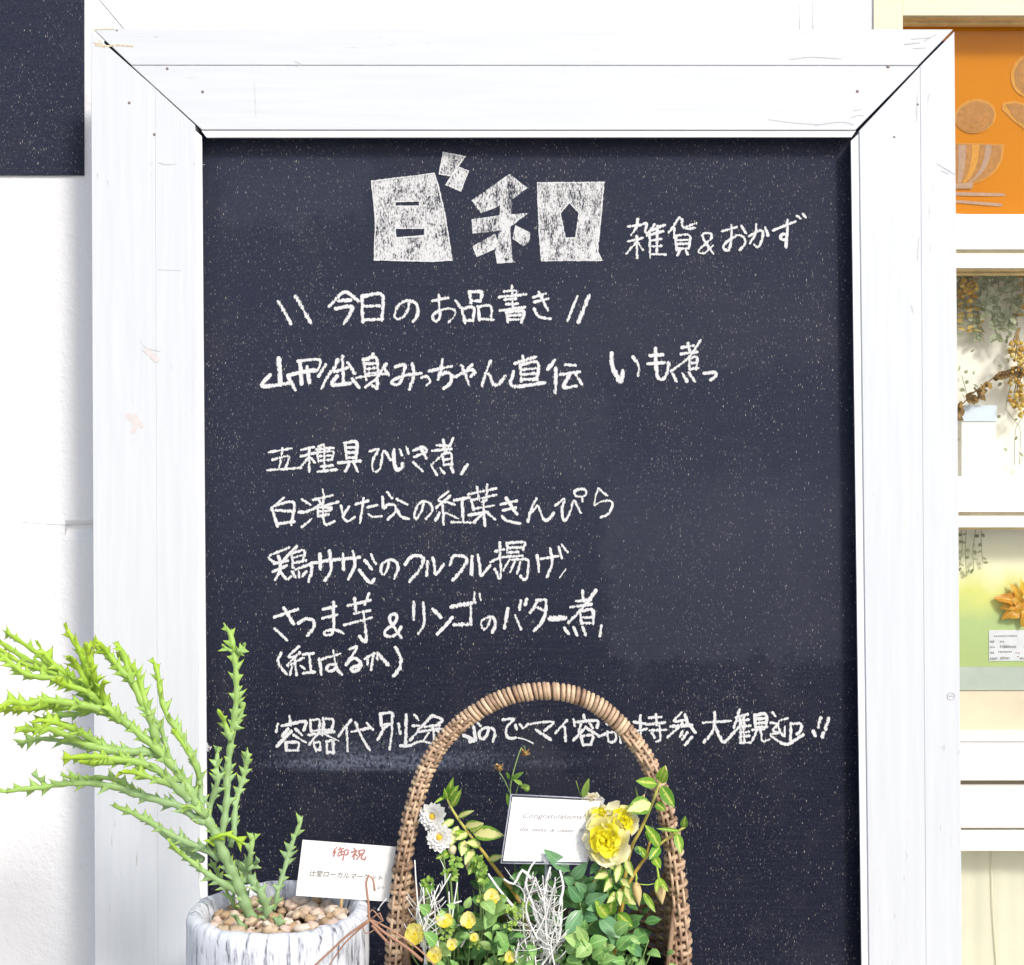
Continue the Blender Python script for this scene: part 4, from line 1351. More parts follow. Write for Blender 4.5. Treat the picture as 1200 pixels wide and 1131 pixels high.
BR = [
 # pts, w0, w1, Y0, Y1, tone0, tone1
 ([(303, 1094), (290, 1065), (277, 1032), (262, 1000), (250, 972), (232, 945), (213, 912), (186, 880), (165, 862), (144, 843), (120, 825), (90, 800), (60, 775), (41, 750)], 15, 6.5, -0.25, -0.28, 0.1, 0.85),
 ([(112, 830), (95, 806), (75, 795), (50, 780), (30, 772), (0, 752), (-14, 742)], 9, 6, -0.265, -0.24, 0.55, 0.8),
 ([(118, 836), (85, 800), (62, 795), (42, 793), (25, 787), (0, 767), (-10, 760)], 9, 6, -0.268, -0.30, 0.55, 0.8),
 ([(128, 828), (115, 815), (108, 800), (100, 780), (95, 765), (85, 748), (76, 734)], 11, 6, -0.27, -0.29, 0.6, 0.9),
 ([(105, 815), (98, 795), (90, 780), (82, 768)], 9, 6, -0.275, -0.31, 0.65, 0.88),
 ([(186, 878), (175, 838), (165, 820), (155, 800), (142, 787), (130, 772), (117, 760), (104, 750)], 11, 7, -0.26, -0.25, 0.4, 0.86),
 ([(160, 808), (157, 803), (150, 785), (145, 767), (135, 752)], 8, 6, -0.25, -0.23, 0.55, 0.85),
 ([(236, 947), (234, 920), (231, 899), (221, 878), (210, 859), (197, 840), (190, 822), (188, 810), (185, 790), (179, 770)], 9, 6, -0.255, -0.22, 0.25, 0.78),
 ([(152, 850), (122, 833), (100, 827), (75, 823), (50, 821), (30, 825), (12, 822), (0, 829), (-12, 832)], 11, 7, -0.27, -0.32, 0.5, 0.85),
 ([(190, 885), (170, 881), (144, 881), (117, 877), (93, 869), (72, 859), (53, 853), (35, 855), (16, 852)], 12, 7, -0.262, -0.30, 0.3, 0.85),
 ([(112, 877), (101, 876), (80, 870), (56, 866), (37, 867), (20, 873)], 7, 5, -0.25, -0.22, 0.3, 0.55),
 ([(222, 938), (202, 918), (186, 903), (160, 893), (136, 890), (114, 887), (93, 887), (72, 889)], 11, 7, -0.265, -0.33, 0.3, 0.88),
 ([(202, 921), (181, 913), (160, 906), (141, 904)], 8, 6, -0.275, -0.31, 0.4, 0.88),
 ([(240, 965), (224, 955), (208, 944), (192, 940), (176, 935), (157, 930), (138, 923), (117, 919), (96, 918), (72, 919), (48, 923), (24, 925), (2, 929)], 10, 6, -0.26, -0.30, 0.2, 0.62),
 ([(54, 921), (47, 914), (37, 906)], 6, 3.5, -0.285, -0.29, 0.4, 0.4),
 ([(258, 1006), (240, 995), (221, 988), (202, 979), (184, 968), (165, 958), (149, 950), (128, 943)], 10, 5, -0.255, -0.26, 0.15, 0.6),
 ([(277, 1045), (256, 1032), (240, 1022), (226, 1011), (210, 998), (197, 985)], 9, 5, -0.255, -0.28, 0.15, 0.7),
 ([(238, 1008), (215, 992), (200, 984), (186, 975)], 8, 5, -0.245, -0.23, 0.1, 0.35),
 ([(257, 990), (262, 968), (266, 936), (266, 910), (269, 883), (273, 854), (277, 820), (277, 800), (276, 780), (273, 758), (270, 744), (262, 730)], 9, 7, -0.25, -0.23, 0.2, 0.62),
 ([(275, 764), (265, 760), (260, 755)], 6, 4, -0.235, -0.24, 0.5, 0.6),
 ([(276, 768), (284, 761), (287, 753)], 6, 4, -0.235, -0.24, 0.5, 0.5),
 ([(270, 868), (267, 858), (263, 846), (255, 831)], 7, 5, -0.24, -0.25, 0.4, 0.8),
 ([(272, 856), (281, 840), (287, 823)], 7, 4, -0.24, -0.22, 0.4, 0.5),
 ([(270, 992), (274, 976), (275, 955), (278, 934), (285, 912), (289, 894), (290, 876)], 8, 5, -0.25, -0.22, 0.2, 0.45),
 ([(243, 955), (249, 936), (255, 915), (254, 899), (255, 878)], 8, 5, -0.255, -0.25, 0.2, 0.45),
 ([(284, 1034), (292, 1012), (294, 995), (297, 979)], 9, 6, -0.255, -0.27, 0.15, 0.5),
 ([(291, 1020), (300, 1011), (304, 1008)], 7, 4, -0.26, -0.27, 0.2, 0.3),
 ([(320, 1096), (314, 1070), (307, 1050), (296, 1032), (287, 1020), (279, 1008)], 11, 9, -0.255, -0.25, 0.1, 0.2),
 ([(321, 1066), (327, 1040), (334, 1017), (340, 995), (347, 977), (355, 956)], 6, 5, -0.24, -0.20, 0.0, 0.42),
 ([(297, 1096), (282, 1083), (276, 1071)], 7, 5, -0.275, -0.30, 0.1, 0.2),
 ([(277, 1066), (270, 1053), (262, 1038), (254, 1022), (246, 1006)], 4.5, 3, -0.235, -0.235, 0.35, 0.5),
 ([(252, 990), (246, 985), (262, 978), (275, 982), (287, 990)], 6, 5, -0.262, -0.27, 0.75, 0.85),
 ([(322, 1095), (327, 1080), (329, 1072)], 6, 4, -0.26, -0.27, 0.1, 0.1),
 ([(208, 905), (199, 888), (193, 870), (187, 850), (175, 838)], 7, 5, -0.262, -0.25, 0.35, 0.5),
 ([(245, 962), (232, 950), (222, 945), (212, 946)], 7, 4, -0.26, -0.285, 0.3, 0.7),
 ([(130, 838), (112, 832), (95, 836), (70, 838), (52, 842)], 9, 6, -0.262, -0.235, 0.5, 0.6),
 ([(140, 846), (128, 830), (120, 812), (122, 796)], 9, 6, -0.275, -0.30, 0.6, 0.86),
 ([(120, 828), (104, 812), (88, 806), (70, 800), (66, 792)], 9, 6, -0.28, -0.31, 0.6, 0.86),
]
rs = random.Random(5)
for k in (1, 2, 3, 5, 8, 9, 11, 13, 7, 5, 8, 2, 3, 9):
    pts_, w0_, w1_, ya, yb, ta_, tb_ = BR[k]
    i0 = max(0, int(len(pts_) * rs.uniform(.1, .45)))
    dx, dy = rs.uniform(-7, 7), rs.choice((-1, 1)) * rs.uniform(7, 13)
    q_ = pts_[i0:]
    if len(q_) < 3: continue
    cut = max(3, int(len(q_) * rs.uniform(.65, 1)))
    BR.append(([q_[0]] + [(x + dx * j / 2 if j < 2 else x + dx, y + (dy * j / 2 if j < 2 else dy) + rs.uniform(-2, 2)) for j, (x, y) in enumerate(q_[1:cut], 1)], w0_ * .7, w1_ * .9, ya - .006, yb + rs.choice((-.03, .03)), min(.9, ta_ + .15), min(.88, tb_ + .03)))
for i, b_ in enumerate(BR):
    b_ = (b_[0], b_[1] * 0.95, b_[2] * 0.92) + tuple(b_[3:])
    spiny(*b_, name="stem" if i == 0 else "branch")
# pale plant label stick in the pot
mb = MB()
mb.tube([P(233, 1018, -0.22), P(235, 1046, -0.222), P(238, 1082, -0.225)], 0.0011, 6)
o = mb.build("plant_stake", M['card'])
tag(o, "thin white stake standing at the left edge of the bark pot", "stake")

# ------------------------------------------------------------------ congratulation card on a stick in the pot
CY = -0.235
gift = thing("gift_card_pick", "white card with red Japanese heading on a wooden stick in the bark pot", "card", P(400, 1082, CY))
q = [P(354.6, 984.3, CY), P(346.4, 1049.7, CY), P(455.5, 1056.7, CY), P(464, 992.5, CY)]
mb = MB(); mb.prism(q, 0.0007); mb.build("card_sheet", M['card'], gift, False)
mb = MB(); mb.tube([P(403, 1000, CY + 0.0025), P(398.5, 1092, CY + 0.0025)], 0.0017, 8)
mb.build("wooden_stick", mat_plain("pale_wood_stick", (0.62, 0.46, 0.24), 0.6, 0.1, 100), gift)
up = (0.123, -0.99)
TY = CY - 0.0003
mb = MB()
for st in """470,155 440,185; 452,188 430,212 455,202; 450,205 436,245; 505,155 493,185; 488,178 540,165; 516,170 514,225; 490,205 535,195; 487,212 480,242 530,224; 550,186 582,180 576,225 556,232; 549,190 529,284;
640,162 655,180; 613,207 670,188 622,250; 645,212 640,276; 655,225 672,240; 690,186 696,230; 690,190 746,180 736,216; 695,226 740,215; 706,230 668,276; 726,225 715,265 750,280 756,252""".split(';'):
    stroke(mb, (340, 975, 8.57), [tuple(float(q_) for q_ in w_.split(',')) for w_ in st.split()], 1.45, TY)
mb.build("red_heading", M['redink'], gift, False)
mb = MB()
text_on(mb, "辻堂ローカルマーケット", 362, 1026.5, 448, 1032.5, 7.2, TY, up, 0.15)
text_on(mb, "より", 442, 1041.5, 449.5, 1042.2, 3.4, TY, up, 0.1)
mb.build("black_lettering", M['ink'], gift, False)

# ------------------------------------------------------------------ wicker basket
BC = P(630, 1062, -0.24)
BX, BY_ = 0.1335, 0.082
bask = thing("wicker_basket", "brown wicker flower basket with a tall arched handle in front of the chalkboard", "basket", (BC.x, -0.24, 0))
M['wick'] = mat_tone("wicker", [(0, (0.13, 0.075, 0.04)), (0.25, (0.31, 0.20, 0.13)), (0.6, (0.50, 0.35, 0.235)), (1, (0.72, 0.55, 0.37))], 0.5, 160, 0.3, 0.3)
M['wickdark'] = mat_tone("wicker_dark", [(0, (0.13, 0.075, 0.045)), (0.5, (0.26, 0.16, 0.10)), (1, (0.42, 0.29, 0.19))], 0.6, 160, 0.3, 0.3)  # darker cane for the core, woven sides, stakes and rim

hp = [(462, 1300), (462, 1200), (464, 1131), (466, 1085), (469, 1040), (474, 1000), (482, 957), (494, 915), (510, 882), (530, 857), (556, 836), (590, 818), (625, 810.5), (660, 811.5), (690, 821), (715, 838), (738, 862), (757, 889), (771, 920), (781, 955), (788, 990), (793, 1035), (796, 1080), (798, 1131), (798, 1200), (797, 1300)]
HY = -0.245
hl = catmull([P(x, y, HY) for x, y in hp], 0.0011)
n = len(hl)
HL = [0]
for i in range(1, n): HL.append(HL[-1] + (hl[i] - hl[i - 1]).length)
tot = HL[-1]
# core
mb = MB(); mb.tube(hl[::6], 0.0062, 8, True, 0, [0.0] * len(hl[::6])); mb.build("handle_core", M['wickdark'], bask)
# wrapped cane: one continuous helix of flat-ish cane round the core, chunkier and double on the legs
mb = MB()
pitch = 0.0046


def frame_at(i):
    a_ = hl[max(0, i - 4)]; b_ = hl[min(n - 1, i + 4)]
    t = (b_ - a_).normalized()
    v_ = Vector((0, -1, 0)); s_ = t.cross(v_).normalized()
    return t, v_, s_


s_ = 0.0; turn = 0
idx = 0
while s_ < tot - 0.004:
    while idx < n - 1 and HL[idx] < s_: idx += 1
    t, v_, sd_ = frame_at(idx)
    z = hl[idx].z
    leg = max(0.0, min(1.0, (P(0, 860, HY).z - z) / 0.12))
    leg2 = max(0.0, min(1.0, (P(0, 985, HY).z - z) / 0.11))
    r0 = 0.0071 + 0.0001 * leg + 0.0017 * leg2
    c = hl[idx]
    jit = random.uniform(-1, 1) * (0.0002 + 0.0007 * leg)
    tilt = 0.0011 + 0.0016 * leg * (1 if turn % 2 else -0.4)
    pts = []; rad = []
    tone = min(1, max(0, 0.62 - 0.16 * leg + random.uniform(-.35, .34)))
    for j in range(15):
        a_ = 2 * math.pi * j / 14
        k = math.sin(a_)
        pts.append(c + sd_ * math.cos(a_) * (r0 + jit) + v_ * k * (r0 * (1.0 + 0.35 * leg2) + jit) + t * (tilt * math.cos(a_) + jit))
    cw = pitch * (0.44 + 0.06 * random.random()) * (1 + 0.22 * leg)
    mb.tube(pts, cw, 6, False, 0, [min(1, max(0, tone + random.uniform(-.08, .08))) for _ in pts])
    s_ += pitch * (1 + 0.55 * leg) * random.uniform(0.92, 1.1); turn += 1
mb.build("handle", M['wick'], bask)
# interlaced strands running up the legs (the plaited look low on the handle)
mb = MB()
for off in (-0.55, 0.1, 0.62):
    for lo, hi in ((0.0, 0.43), (0.60, 1.0)):
        i0, i1 = int(n * lo), int(n * hi) - 1
        pts = []; cl = []
        for i in range(i0, i1, 3):
            t, v_, sd_ = frame_at(i)
            z = hl[i].z
            leg2 = max(0.0, min(1.0, (P(0, 985, HY).z - z) / 0.11))
            r0 = 0.0078 + 0.0016 * leg2
            w_ = math.sin(HL[i] / 0.0105 * math.pi + off * 5)
            pts.append(hl[i] + sd_ * off * r0 + v_ * (r0 * math.sqrt(max(0, 1 - off * off)) * (1 + 0.35 * leg2) + 0.0012 + 0.0026 * w_))
            cl.append(0.46 + 0.22 * math.sin(i * 0.05 + off))
        mb.tube(pts, 0.0015, 6, True, 0, cl)
mb.build("handle_plait", M['wick'], bask)

# woven body: rings of cane in and out round upright stakes; low at the front, higher at sides
NST = 40


def top_z(th):
    s1 = math.sin(th)
    py = 985 + (160 * abs(s1) ** 0.9 if s1 > 0 else 330 * abs(s1) ** 0.75)
    return P(0, min(py, 1225), -0.24).z


def ell(th, z, off=0.0):
    k = 1.0 - 0.10 * max(0.0, (0.33 - z) / 0.33)
    return Vector((BC.x + (BX * k + off) * math.cos(th), -0.24 + (BY_ * k + off) * math.sin(th), z))


mb = MB()
lev = 0
z = 0.004
zmax = top_z(0.0)
NA = NST * 6
while z < zmax:
    run = []
    cl = []
    tone = random.uniform(0.3, 0.9)
    segs = []
    for j in range(NA + 1):
        th = 2 * math.pi * j / NA
        if z <= top_z(th):
            w_ = 0.0026 * math.cos(th * NST / 2 + (math.pi if lev % 2 else 0))
            run.append(ell(th, z + 0.0006 * mnoise.noise(Vector((math.cos(th) * 3, math.sin(th) * 3, z * 90))), w_)); cl.append(min(1, max(0, tone + 0.25 * mnoise.noise(Vector((j * 0.11, z * 70, 2))))))
        else:
            if len(run) > 3: segs.append((run, cl))
            run = []; cl = []
    if len(run) > 3: segs.append((run, cl))
    for r_, c_ in segs: mb.tube(r_, 0.0024, 6, True, 0, c_)
    z += 0.0046; lev += 1
mb.build("woven_side", M['wickdark'], bask)
mb = MB()
for k in range(NST):
    th = 2 * math.pi * (k + 0.5) / NST
    zt = top_z(th)
    mb.tube([ell(th, 0.001), ell(th, zt * 0.5), ell(th, zt + 0.003)], 0.0019, 6, True, 0, [0.4, 0.5, 0.5])
mb.build("stakes", M['wickdark'], bask)
mb = MB()
pts = [ell(2 * math.pi * j / 120, top_z(2 * math.pi * j / 120) + 0.003) for j in range(121)]
mb.tube(pts, 0.0026, 8, False, 0, [0.4 + 0.3 * math.sin(j * 1.7) for j in range(121)])
mb.build("rim", M['wickdark'], bask)
# liner and soil
BSZ = P(0, 1150, -0.24).z
mb = MB()
rg = []
for z in (0.006, BSZ - 0.1, BSZ + 0.022):
    rg.append([mb.vert(ell(2 * math.pi * j / 48, z, -0.007)) for j in range(48)])
for k in range(2):
    for j in range(48): mb.face((rg[k][j], rg[k][(j + 1) % 48], rg[k + 1][(j + 1) % 48], rg[k + 1][j]))
mb.face(rg[0][::-1])
mb.build("plastic_liner", M['plastic'], bask)
mb = MB()
mb.face([mb.vert(ell(2 * math.pi * j / 48, BSZ, -0.009)) for j in range(48)])
mb.build("soil", M['soil'], bask)

# ------------------------------------------------------------------ plants in the basket
ROOT = lambda x, Y=-0.24: P(x, 1150, Y)
L_blue = mat_leaf("blue_green_leaf", (0.10, 0.26, 0.11), (0.22, 0.43, 0.21), transl=0.18)
L_var = mat_leaf("cream_centred_leaf", (0.12, 0.30, 0.035), (0.26, 0.45, 0.06), (0.76, 0.74, 0.32), varieg=0.62, transl=0.25, veins=False)
L_bright = mat_leaf("bright_green_leaf", (0.12, 0.31, 0.03), (0.30, 0.50, 0.055), (0.58, 0.62, 0.14), varieg=0.22, transl=0.25)
L_deep = mat_leaf("deep_green_leaf", (0.055, 0.17, 0.045), (0.17, 0.36, 0.11), transl=0.18)
L_lime = mat_leaf("lime_leaf", (0.18, 0.38, 0.06), (0.46, 0.60, 0.14), transl=0.25, veins=False)
M['stem_o'] = mat_tone("orange_stem", [(0, (0.36, 0.20, 0.04)), (0.6, (0.52, 0.36, 0.07)), (1, (0.46, 0.48, 0.13))], 0.5)
M['stem_g'] = mat_tone("green_stem", [(0, (0.10, 0.17, 0.06)), (1, (0.24, 0.36, 0.13))], 0.5)


def LF(m_, bx_, by_, tx_, ty_, w_, Y=-0.25, dY=-0.012, roll=0.0, fold=0.25, curl=0.1, col=None, **k):
    m_.leaf(P(bx_, by_, Y), P(tx_, ty_, Y + dY), w_ * pxs(Y), roll, fold, curl, col=random.random() if col is None else col, **k)


def ST(m_, pts, r0, r1, Y=-0.25, c0=0.0, c1=1.0, Y1=None):
    l_ = catmull([P(x, y, Y + ((Y1 if Y1 is not None else Y) - Y) * i / (len(pts) - 1)) for i, (x, y) in enumerate(pts)], 0.004)
    n_ = len(l_)
    m_.tube(l_, [(r0 + (r1 - r0) * i / (n_ - 1)) * pxs(Y) for i in range(n_)], 7, True, 0, [c0 + (c1 - c0) * i / (n_ - 1) for i in range(n_)])


# 1 variegated sprig, left
v1 = thing("variegated_shrub_sprig", "sprig with orange stem and cream edged leaves leaning left in the basket", "plant", ROOT(628, -0.25))
mb = MB()
ST(mb, [(628, 1155), (618, 1080), (606, 1052), (592, 1033), (577, 1013), (562, 993), (548, 975), (535, 957), (528, 945), (524, 935)], 3.4, 1.4, -0.25, 0, 1)
ST(mb, [(565, 997), (557, 985), (549, 985)], 1, .8, -0.25, .5, 1)
mb.build("stem", M['stem_o'], v1)
mb = MB(); mg = MB()
for a_ in ((524, 935, 531, 912, 8), (525, 937, 521, 924, 8), (524, 937, 537, 921, 11), (529, 946, 540, 926, 9), (522, 933, 509, 941, 4)):
    LF(mg, *a_)
for a_ in ((536, 958, 555, 950, 7), (532, 961, 516, 970, 9), (545, 968, 566, 965, 11), (551, 974, 566, 966, 10), (554, 976, 590, 979, 18), (566, 972, 590, 979, 10), (537, 968, 528, 991, 13), (545, 985, 541, 1003, 14), (555, 995, 545, 1013, 12), (563, 990, 547, 987, 11), (548, 976, 534, 984, 10), (572, 1008, 590, 1003, 9)):
    LF(mb, *a_, roll=random.uniform(-.3, .3))
LF(mg, 530, 998, 511, 1006, 10); LF(mg, 560, 1003, 549, 1025, 13); LF(mg, 568, 1012, 560, 1034, 12); LF(mg, 545, 980, 533, 974, 9)
mb.build("cream_leaves", L_var, v1); mg.build("green_leaves", L_bright, v1)
mb = MB(); mb.blob(P(530, 996, -0.255), 0.0042, 5, 7, (1, 1, 1.2), 0, 0.2, 0.8); mb.blob(P(549, 1011, -0.255), 0.0045, 5, 7, (0.8, .8, 1.6), 0, 0.3, 0.9)
mb.build("bud", mat_plain("cream_bud", (0.62, 0.55, 0.38), 0.6, 0.15, 200), v1)

# 2 variegated climber, right
v2 = thing("trailing_variegated_plant", "plant with rounded bright green leaves climbing the right side of the basket handle", "plant", ROOT(715, -0.25))
mb = MB()
ST(mb, [(715, 1150), (728, 1060), (738, 1000), (752, 970), (763, 945), (772, 920), (778, 902)], 3.0, 1.6, -0.262, 0.2, 1)
ST(mb, [(722, 1100), (735, 1040), (757, 1005), (775, 988), (793, 975), (803, 969)], 2.4, 1.4, -0.27, 0.2, .9)
ST(mb, [(728, 1050), (748, 1018), (757, 1002), (762, 985)], 2, 1.4, -0.255, 0, .4)
mb.build("stem", M['stem_o'], v2)
mb = MB(); mg = MB()
for a_ in ((770, 919, 746, 915, 13), (775, 921, 790, 946, 15), (769, 941, 779, 950, 11), (773, 993, 757, 967, 14), (793, 976, 798, 1001, 11), (797, 974, 770, 971, 5), (773, 992, 761, 1007, 12), (765, 1004, 774, 1017, 11), (801, 970, 803, 957, 9), (764, 985, 757, 975, 9), (757, 1005, 748, 992, 9), (724, 1070, 741, 1086, 14), (715, 1072, 718, 1050, 14), (712, 1075, 698, 1056, 15)):
    LF(mg, *a_, Y=-0.275, roll=random.uniform(-.25, .25))
LF(mg, 772, 915, 779, 898, 11, Y=-0.275, col=1); LF(mg, 775, 918, 782, 903, 9, Y=-0.275, col=1)
for a_ in ((763, 942, 735, 950, 22), (736, 1003, 707, 1006, 14), (713, 1023, 697, 1029, 11), (726, 1011, 722, 1034, 12), (733, 1006, 742, 1028, 10), (717, 1029, 708, 1045, 11), (727, 1041, 727, 1061, 10), (733, 1039, 739, 1056, 9), (730, 1048, 745, 1060, 13), (722, 1046, 712, 1058, 10), (724, 1018, 712, 1014, 9), (728, 1030, 738, 1040, 10)):
    LF(mb, *a_, Y=-0.28, roll=random.uniform(-.3, .3), fold=0.4)
ST(mb, [(693, 1040), (703, 1020), (712, 1006), (720, 1000)], 1.4, 1.2, -0.272, 0.5, 1)
mb.build("cream_leaves", L_var, v2); mg.build("green_leaves", L_bright, v2)
M['peach'] = mat_tone("peach_bud", [(0, (0.60, 0.40, 0.19)), (1, (0.72, 0.56, 0.28))], 0.6)
for (x, y, x1, y1, w_) in ((745, 1034, 749, 1062, 11), (772, 1031, 776, 1060, 14), (779, 906, 780, 897, 5), (751, 938, 756, 930, 4)):
    mb = MB()
    b0 = P(x, y, -0.27); b1 = P(x1, y1, -0.272); N_ = 9
    pts = [b0.lerp(b1, i / N_) for i in range(N_ + 1)]
    mb.tube(pts, [w_ * 0.5 * pxs(-.27) * max(0.06, math.sin(math.pi * min(0.98, (i / N_) ** 0.75 * 0.9 + 0.1)) ** 0.9) for i in range(N_ + 1)], 9, True, 0, [0.3 + 0.6 * i / N_ for i in range(N_ + 1)])
    mb.build("bud", M['peach'], v2)
mb = MB()
ST(mb, [(772, 1032), (771, 1022), (769, 1012)], 1.6, 1, -0.27)
ST(mb, [(745, 1036), (746, 1028), (744, 1020)], 1.4, 1, -0.27)
ST(mb, [(748, 1036), (760, 1037), (772, 1034)], .6, .5, -0.275)
LF(mb, 771, 1028, 783, 1045, 7, Y=-0.272, col=1); LF(mb, 771, 1030, 769, 1046, 6, Y=-0.274, col=1)
LF(mb, 754, 1046, 768, 1069, 8, Y=-0.27, col=.6)
mb.build("sepals", L_bright, v2)

# 3 rose-leaved plant
rp = thing("rose_plant", "plant with matte blue green oval leaves right of the silver twigs", "plant", ROOT(688, -0.26))
mb = MB()
ST(mb, [(690, 1150), (683, 1090), (681, 1066), (677, 1045), (671, 1030), (667, 1020)], 1.6, .9, -0.27)
ST(mb, [(682, 1062), (690, 1048), (697, 1038)], 1, .7, -0.272)
ST(mb, [(684, 1090), (700, 1078), (712, 1085)], 1, .7, -0.272)
ST(mb, [(688, 1120), (715, 1108), (735, 1102)], 1, .7, -0.272)
mb.build("stem", M['stem_g'], rp)
mb = MB()
for a_ in ((667, 1021, 638, 996, 16), (671, 1030, 688, 1011, 14), (672, 1036, 661, 1028, 11), (682, 1056, 666, 1038, 16), (687, 1045, 675, 1034, 11), (686, 1058, 712, 1049, 17), (681, 1067, 663, 1096, 18), (684, 1073, 700, 1077, 13), (703, 1075, 727, 1099, 20), (726, 1107, 746, 1095, 15), (727, 1111, 714, 1099, 10), (690, 1046, 698, 1034, 9), (700, 1012, 692, 1024, 9), (745, 992, 752, 1002, 8), (700, 1062, 688, 1066, 9), (741, 1108, 751, 1121, 14)):
    LF(mb, *a_, Y=-0.275, roll=random.uniform(-.2, .2), fold=0.2, shape=0.8, na=8)
mb.build("leaves", L_blue, rp)

# 4 yellow roses
M['petal_y'] = mat_tone("yellow_petal", [(0, (0.90, 0.82, 0.015)), (0.5, (0.90, 0.83, 0.05)), (0.75, (0.88, 0.82, 0.36)), (1, (0.88, 0.84, 0.62))], 0.7, 140, 0.16, 0.1, transl=0.35)
rose = thing("yellow_rose", "yellow double rose bloom with pale ruffled edges leaning over the right card corner", "flower", ROOT(705, -0.27))


def rose_bloom(cx, cy, r, Y, lean, seed):
    random.seed(seed)
    m_ = MB()
    c = P(cx, cy, Y)
    ax = Vector(lean).normalized()
    e1 = ax.orthogonal().normalized(); e2 = ax.cross(e1)
    k = pxs(Y)
    for ring in range(5):
        npt = (5, 5, 5, 6, 7)[ring]
        for j in range(npt):
            a_ = 2 * math.pi * (j + random.random() * 0.4) / npt + ring * 0.4
            dr = e1 * math.cos(a_) + e2 * math.sin(a_)
            opn = (0.30, 0.55, 0.75, 0.92, 1.1)[ring] + random.uniform(-.12, .12)
            d = (ax * (1.05 - opn) + dr * opn).normalized()
            ln = r * k * (0.46 + 0.14 * ring) * random.uniform(0.78, 1.18)
            b_ = c + dr * r * k * 0.06 * ring - ax * 0.002 * ring
            m_.leaf(b_, b_ + d * ln, ln * random.uniform(0.95, 1.2), 0, 0.25, -0.12, 7, 6, 1.5, 0, 0.02 + 0.235 * ring + random.uniform(-.12, .12), wave=0.75, nrm=ax * 0.6 - dr * 0.6)
    return m_


o = rose_bloom(710, 985, 25, -0.295, (-0.15, -1, 0.25), 3).build("bloom", M['petal_y'], rose)
rose_bloom(730, 962, 19, -0.285, (0.25, -1, 0.4), 5).build("bloom", M['petal_y'], rose)
rose_bloom(703, 957, 14, -0.28, (-0.2, -1, 0.6), 8).build("bloom", M['petal_y'], rose)
random.seed(21)
mb = MB()
ST(mb, [(705, 1150), (712, 1060), (708, 1000)], 1.6, 1.3, -0.272); ST(mb, [(712, 1050), (726, 1000), (729, 966)], 1.3, 1, -0.268); ST(mb, [(711, 1040), (703, 990), (702, 960)], 1.3, 1, -0.266)
mb.build("stem", M['stem_g'], rose)
mb = MB()
for i in range(14):
    a_ = random.random() * 6.28; r_ = random.random() * 3
    p = P(706 + r_ * math.cos(a_), 984 + r_ * math.sin(a_), -0.311)
    mb.blob(p, 0.0009, 3, 5, (1, 1, 1))
mb.build("stamens", mat_plain("golden_stamen", (0.85, 0.74, 0.02), 0.6, 0.1, 300), rose)
cf = thing("cream_ruffled_flower", "small cream ruffled flower with a spiky green bud at the card's top right corner", "flower", ROOT(700, -0.25))
rose_bloom(693, 937, 11, -0.262, (-0.1, -1, 0.9), 12).build("bloom", mat_tone("cream_petal", [(0, (0.72, 0.6, 0.3)), (1, (0.80, 0.77, 0.66))], 0.6, transl=0.3), cf)
random.seed(31)
mb = MB(); LF(mb, 683, 935, 690, 913, 8, Y=-0.26, col=0.9); LF(mb, 684, 935, 687, 917, 6, Y=-0.265, col=.5); ST(mb, [(680, 933), (678, 925), (675, 915)], .5, .4, -0.26); ST(mb, [(700, 1150), (698, 1020), (692, 940)], 1.2, 1, -0.25)
LF(mb, 748, 940, 745, 923, 2, Y=-0.26)
mb.build("leaves", L_lime, cf)

# 5 daisies
M['white_petal'] = mat_tone("white_petal", [(0, (0.76, 0.75, 0.62)), (0.4, (0.82, 0.82, 0.80)), (1, (0.84, 0.84, 0.84))], 0.6, transl=0.25, bump=0.05)
M['disc'] = mat_plain("yellow_disc", (0.70, 0.46, 0.04), 0.7, 0.2, 400, 0.6, 900)
for (cx, cy, r, Y, lean, lab) in ((508, 957, 16.5, -0.262, (-0.35, -1, 0.25), "upper white double daisy with a yellow eye against the left basket handle"), (515, 982, 16, -0.266, (-0.05, -1, 0.35), "lower white double daisy beside the left basket handle")):
    dz = thing("daisy", lab, "flower", ROOT(528, -0.24), "white daisies in the basket")
    ax = Vector(lean).normalized(); e1 = ax.orthogonal().normalized(); e2 = ax.cross(e1)
    c = P(cx, cy, Y); k = pxs(Y)
    mb = MB()
    for ring, (npt, ln, opn) in enumerate(((15, 1.0, 1.25), (15, 0.9, 1.0), (13, 0.74, 0.75), (11, 0.52, 0.5))):
        for j in range(npt):
            a_ = 2 * math.pi * (j + random.uniform(-.25, .25)) / npt + ring * .2
            dr = e1 * math.cos(a_) + e2 * math.sin(a_)
            d = (dr * opn + ax * (0.9 - opn * 0.6)).normalized()
            l_ = r * k * ln * random.uniform(.88, 1.05)
            b_ = c + dr * 0.0012 + ax * 0.0006 * ring
            mb.leaf(b_, b_ + d * l_, l_ * 0.46, 0, 0.3, -0.15, 5, 2, 1.8, col=random.uniform(.3, 1), nrm=ax)
    mb.build("petals", M['white_petal'], dz)
    mb = MB(); mb.blob(c + ax * 0.0032, 0.0032, 6, 9, (1, .8, 1), 0, .2); mb.build("disc", M['disc'], dz)
    mb = MB(); ST(mb, [(528, 1150), (526, 1060), (cx + 6, cy + 30), (cx + 1, cy + 2)], 1.2, .8, -0.245, 0, 1, Y); mb.build("stem", M['stem_g'], dz)

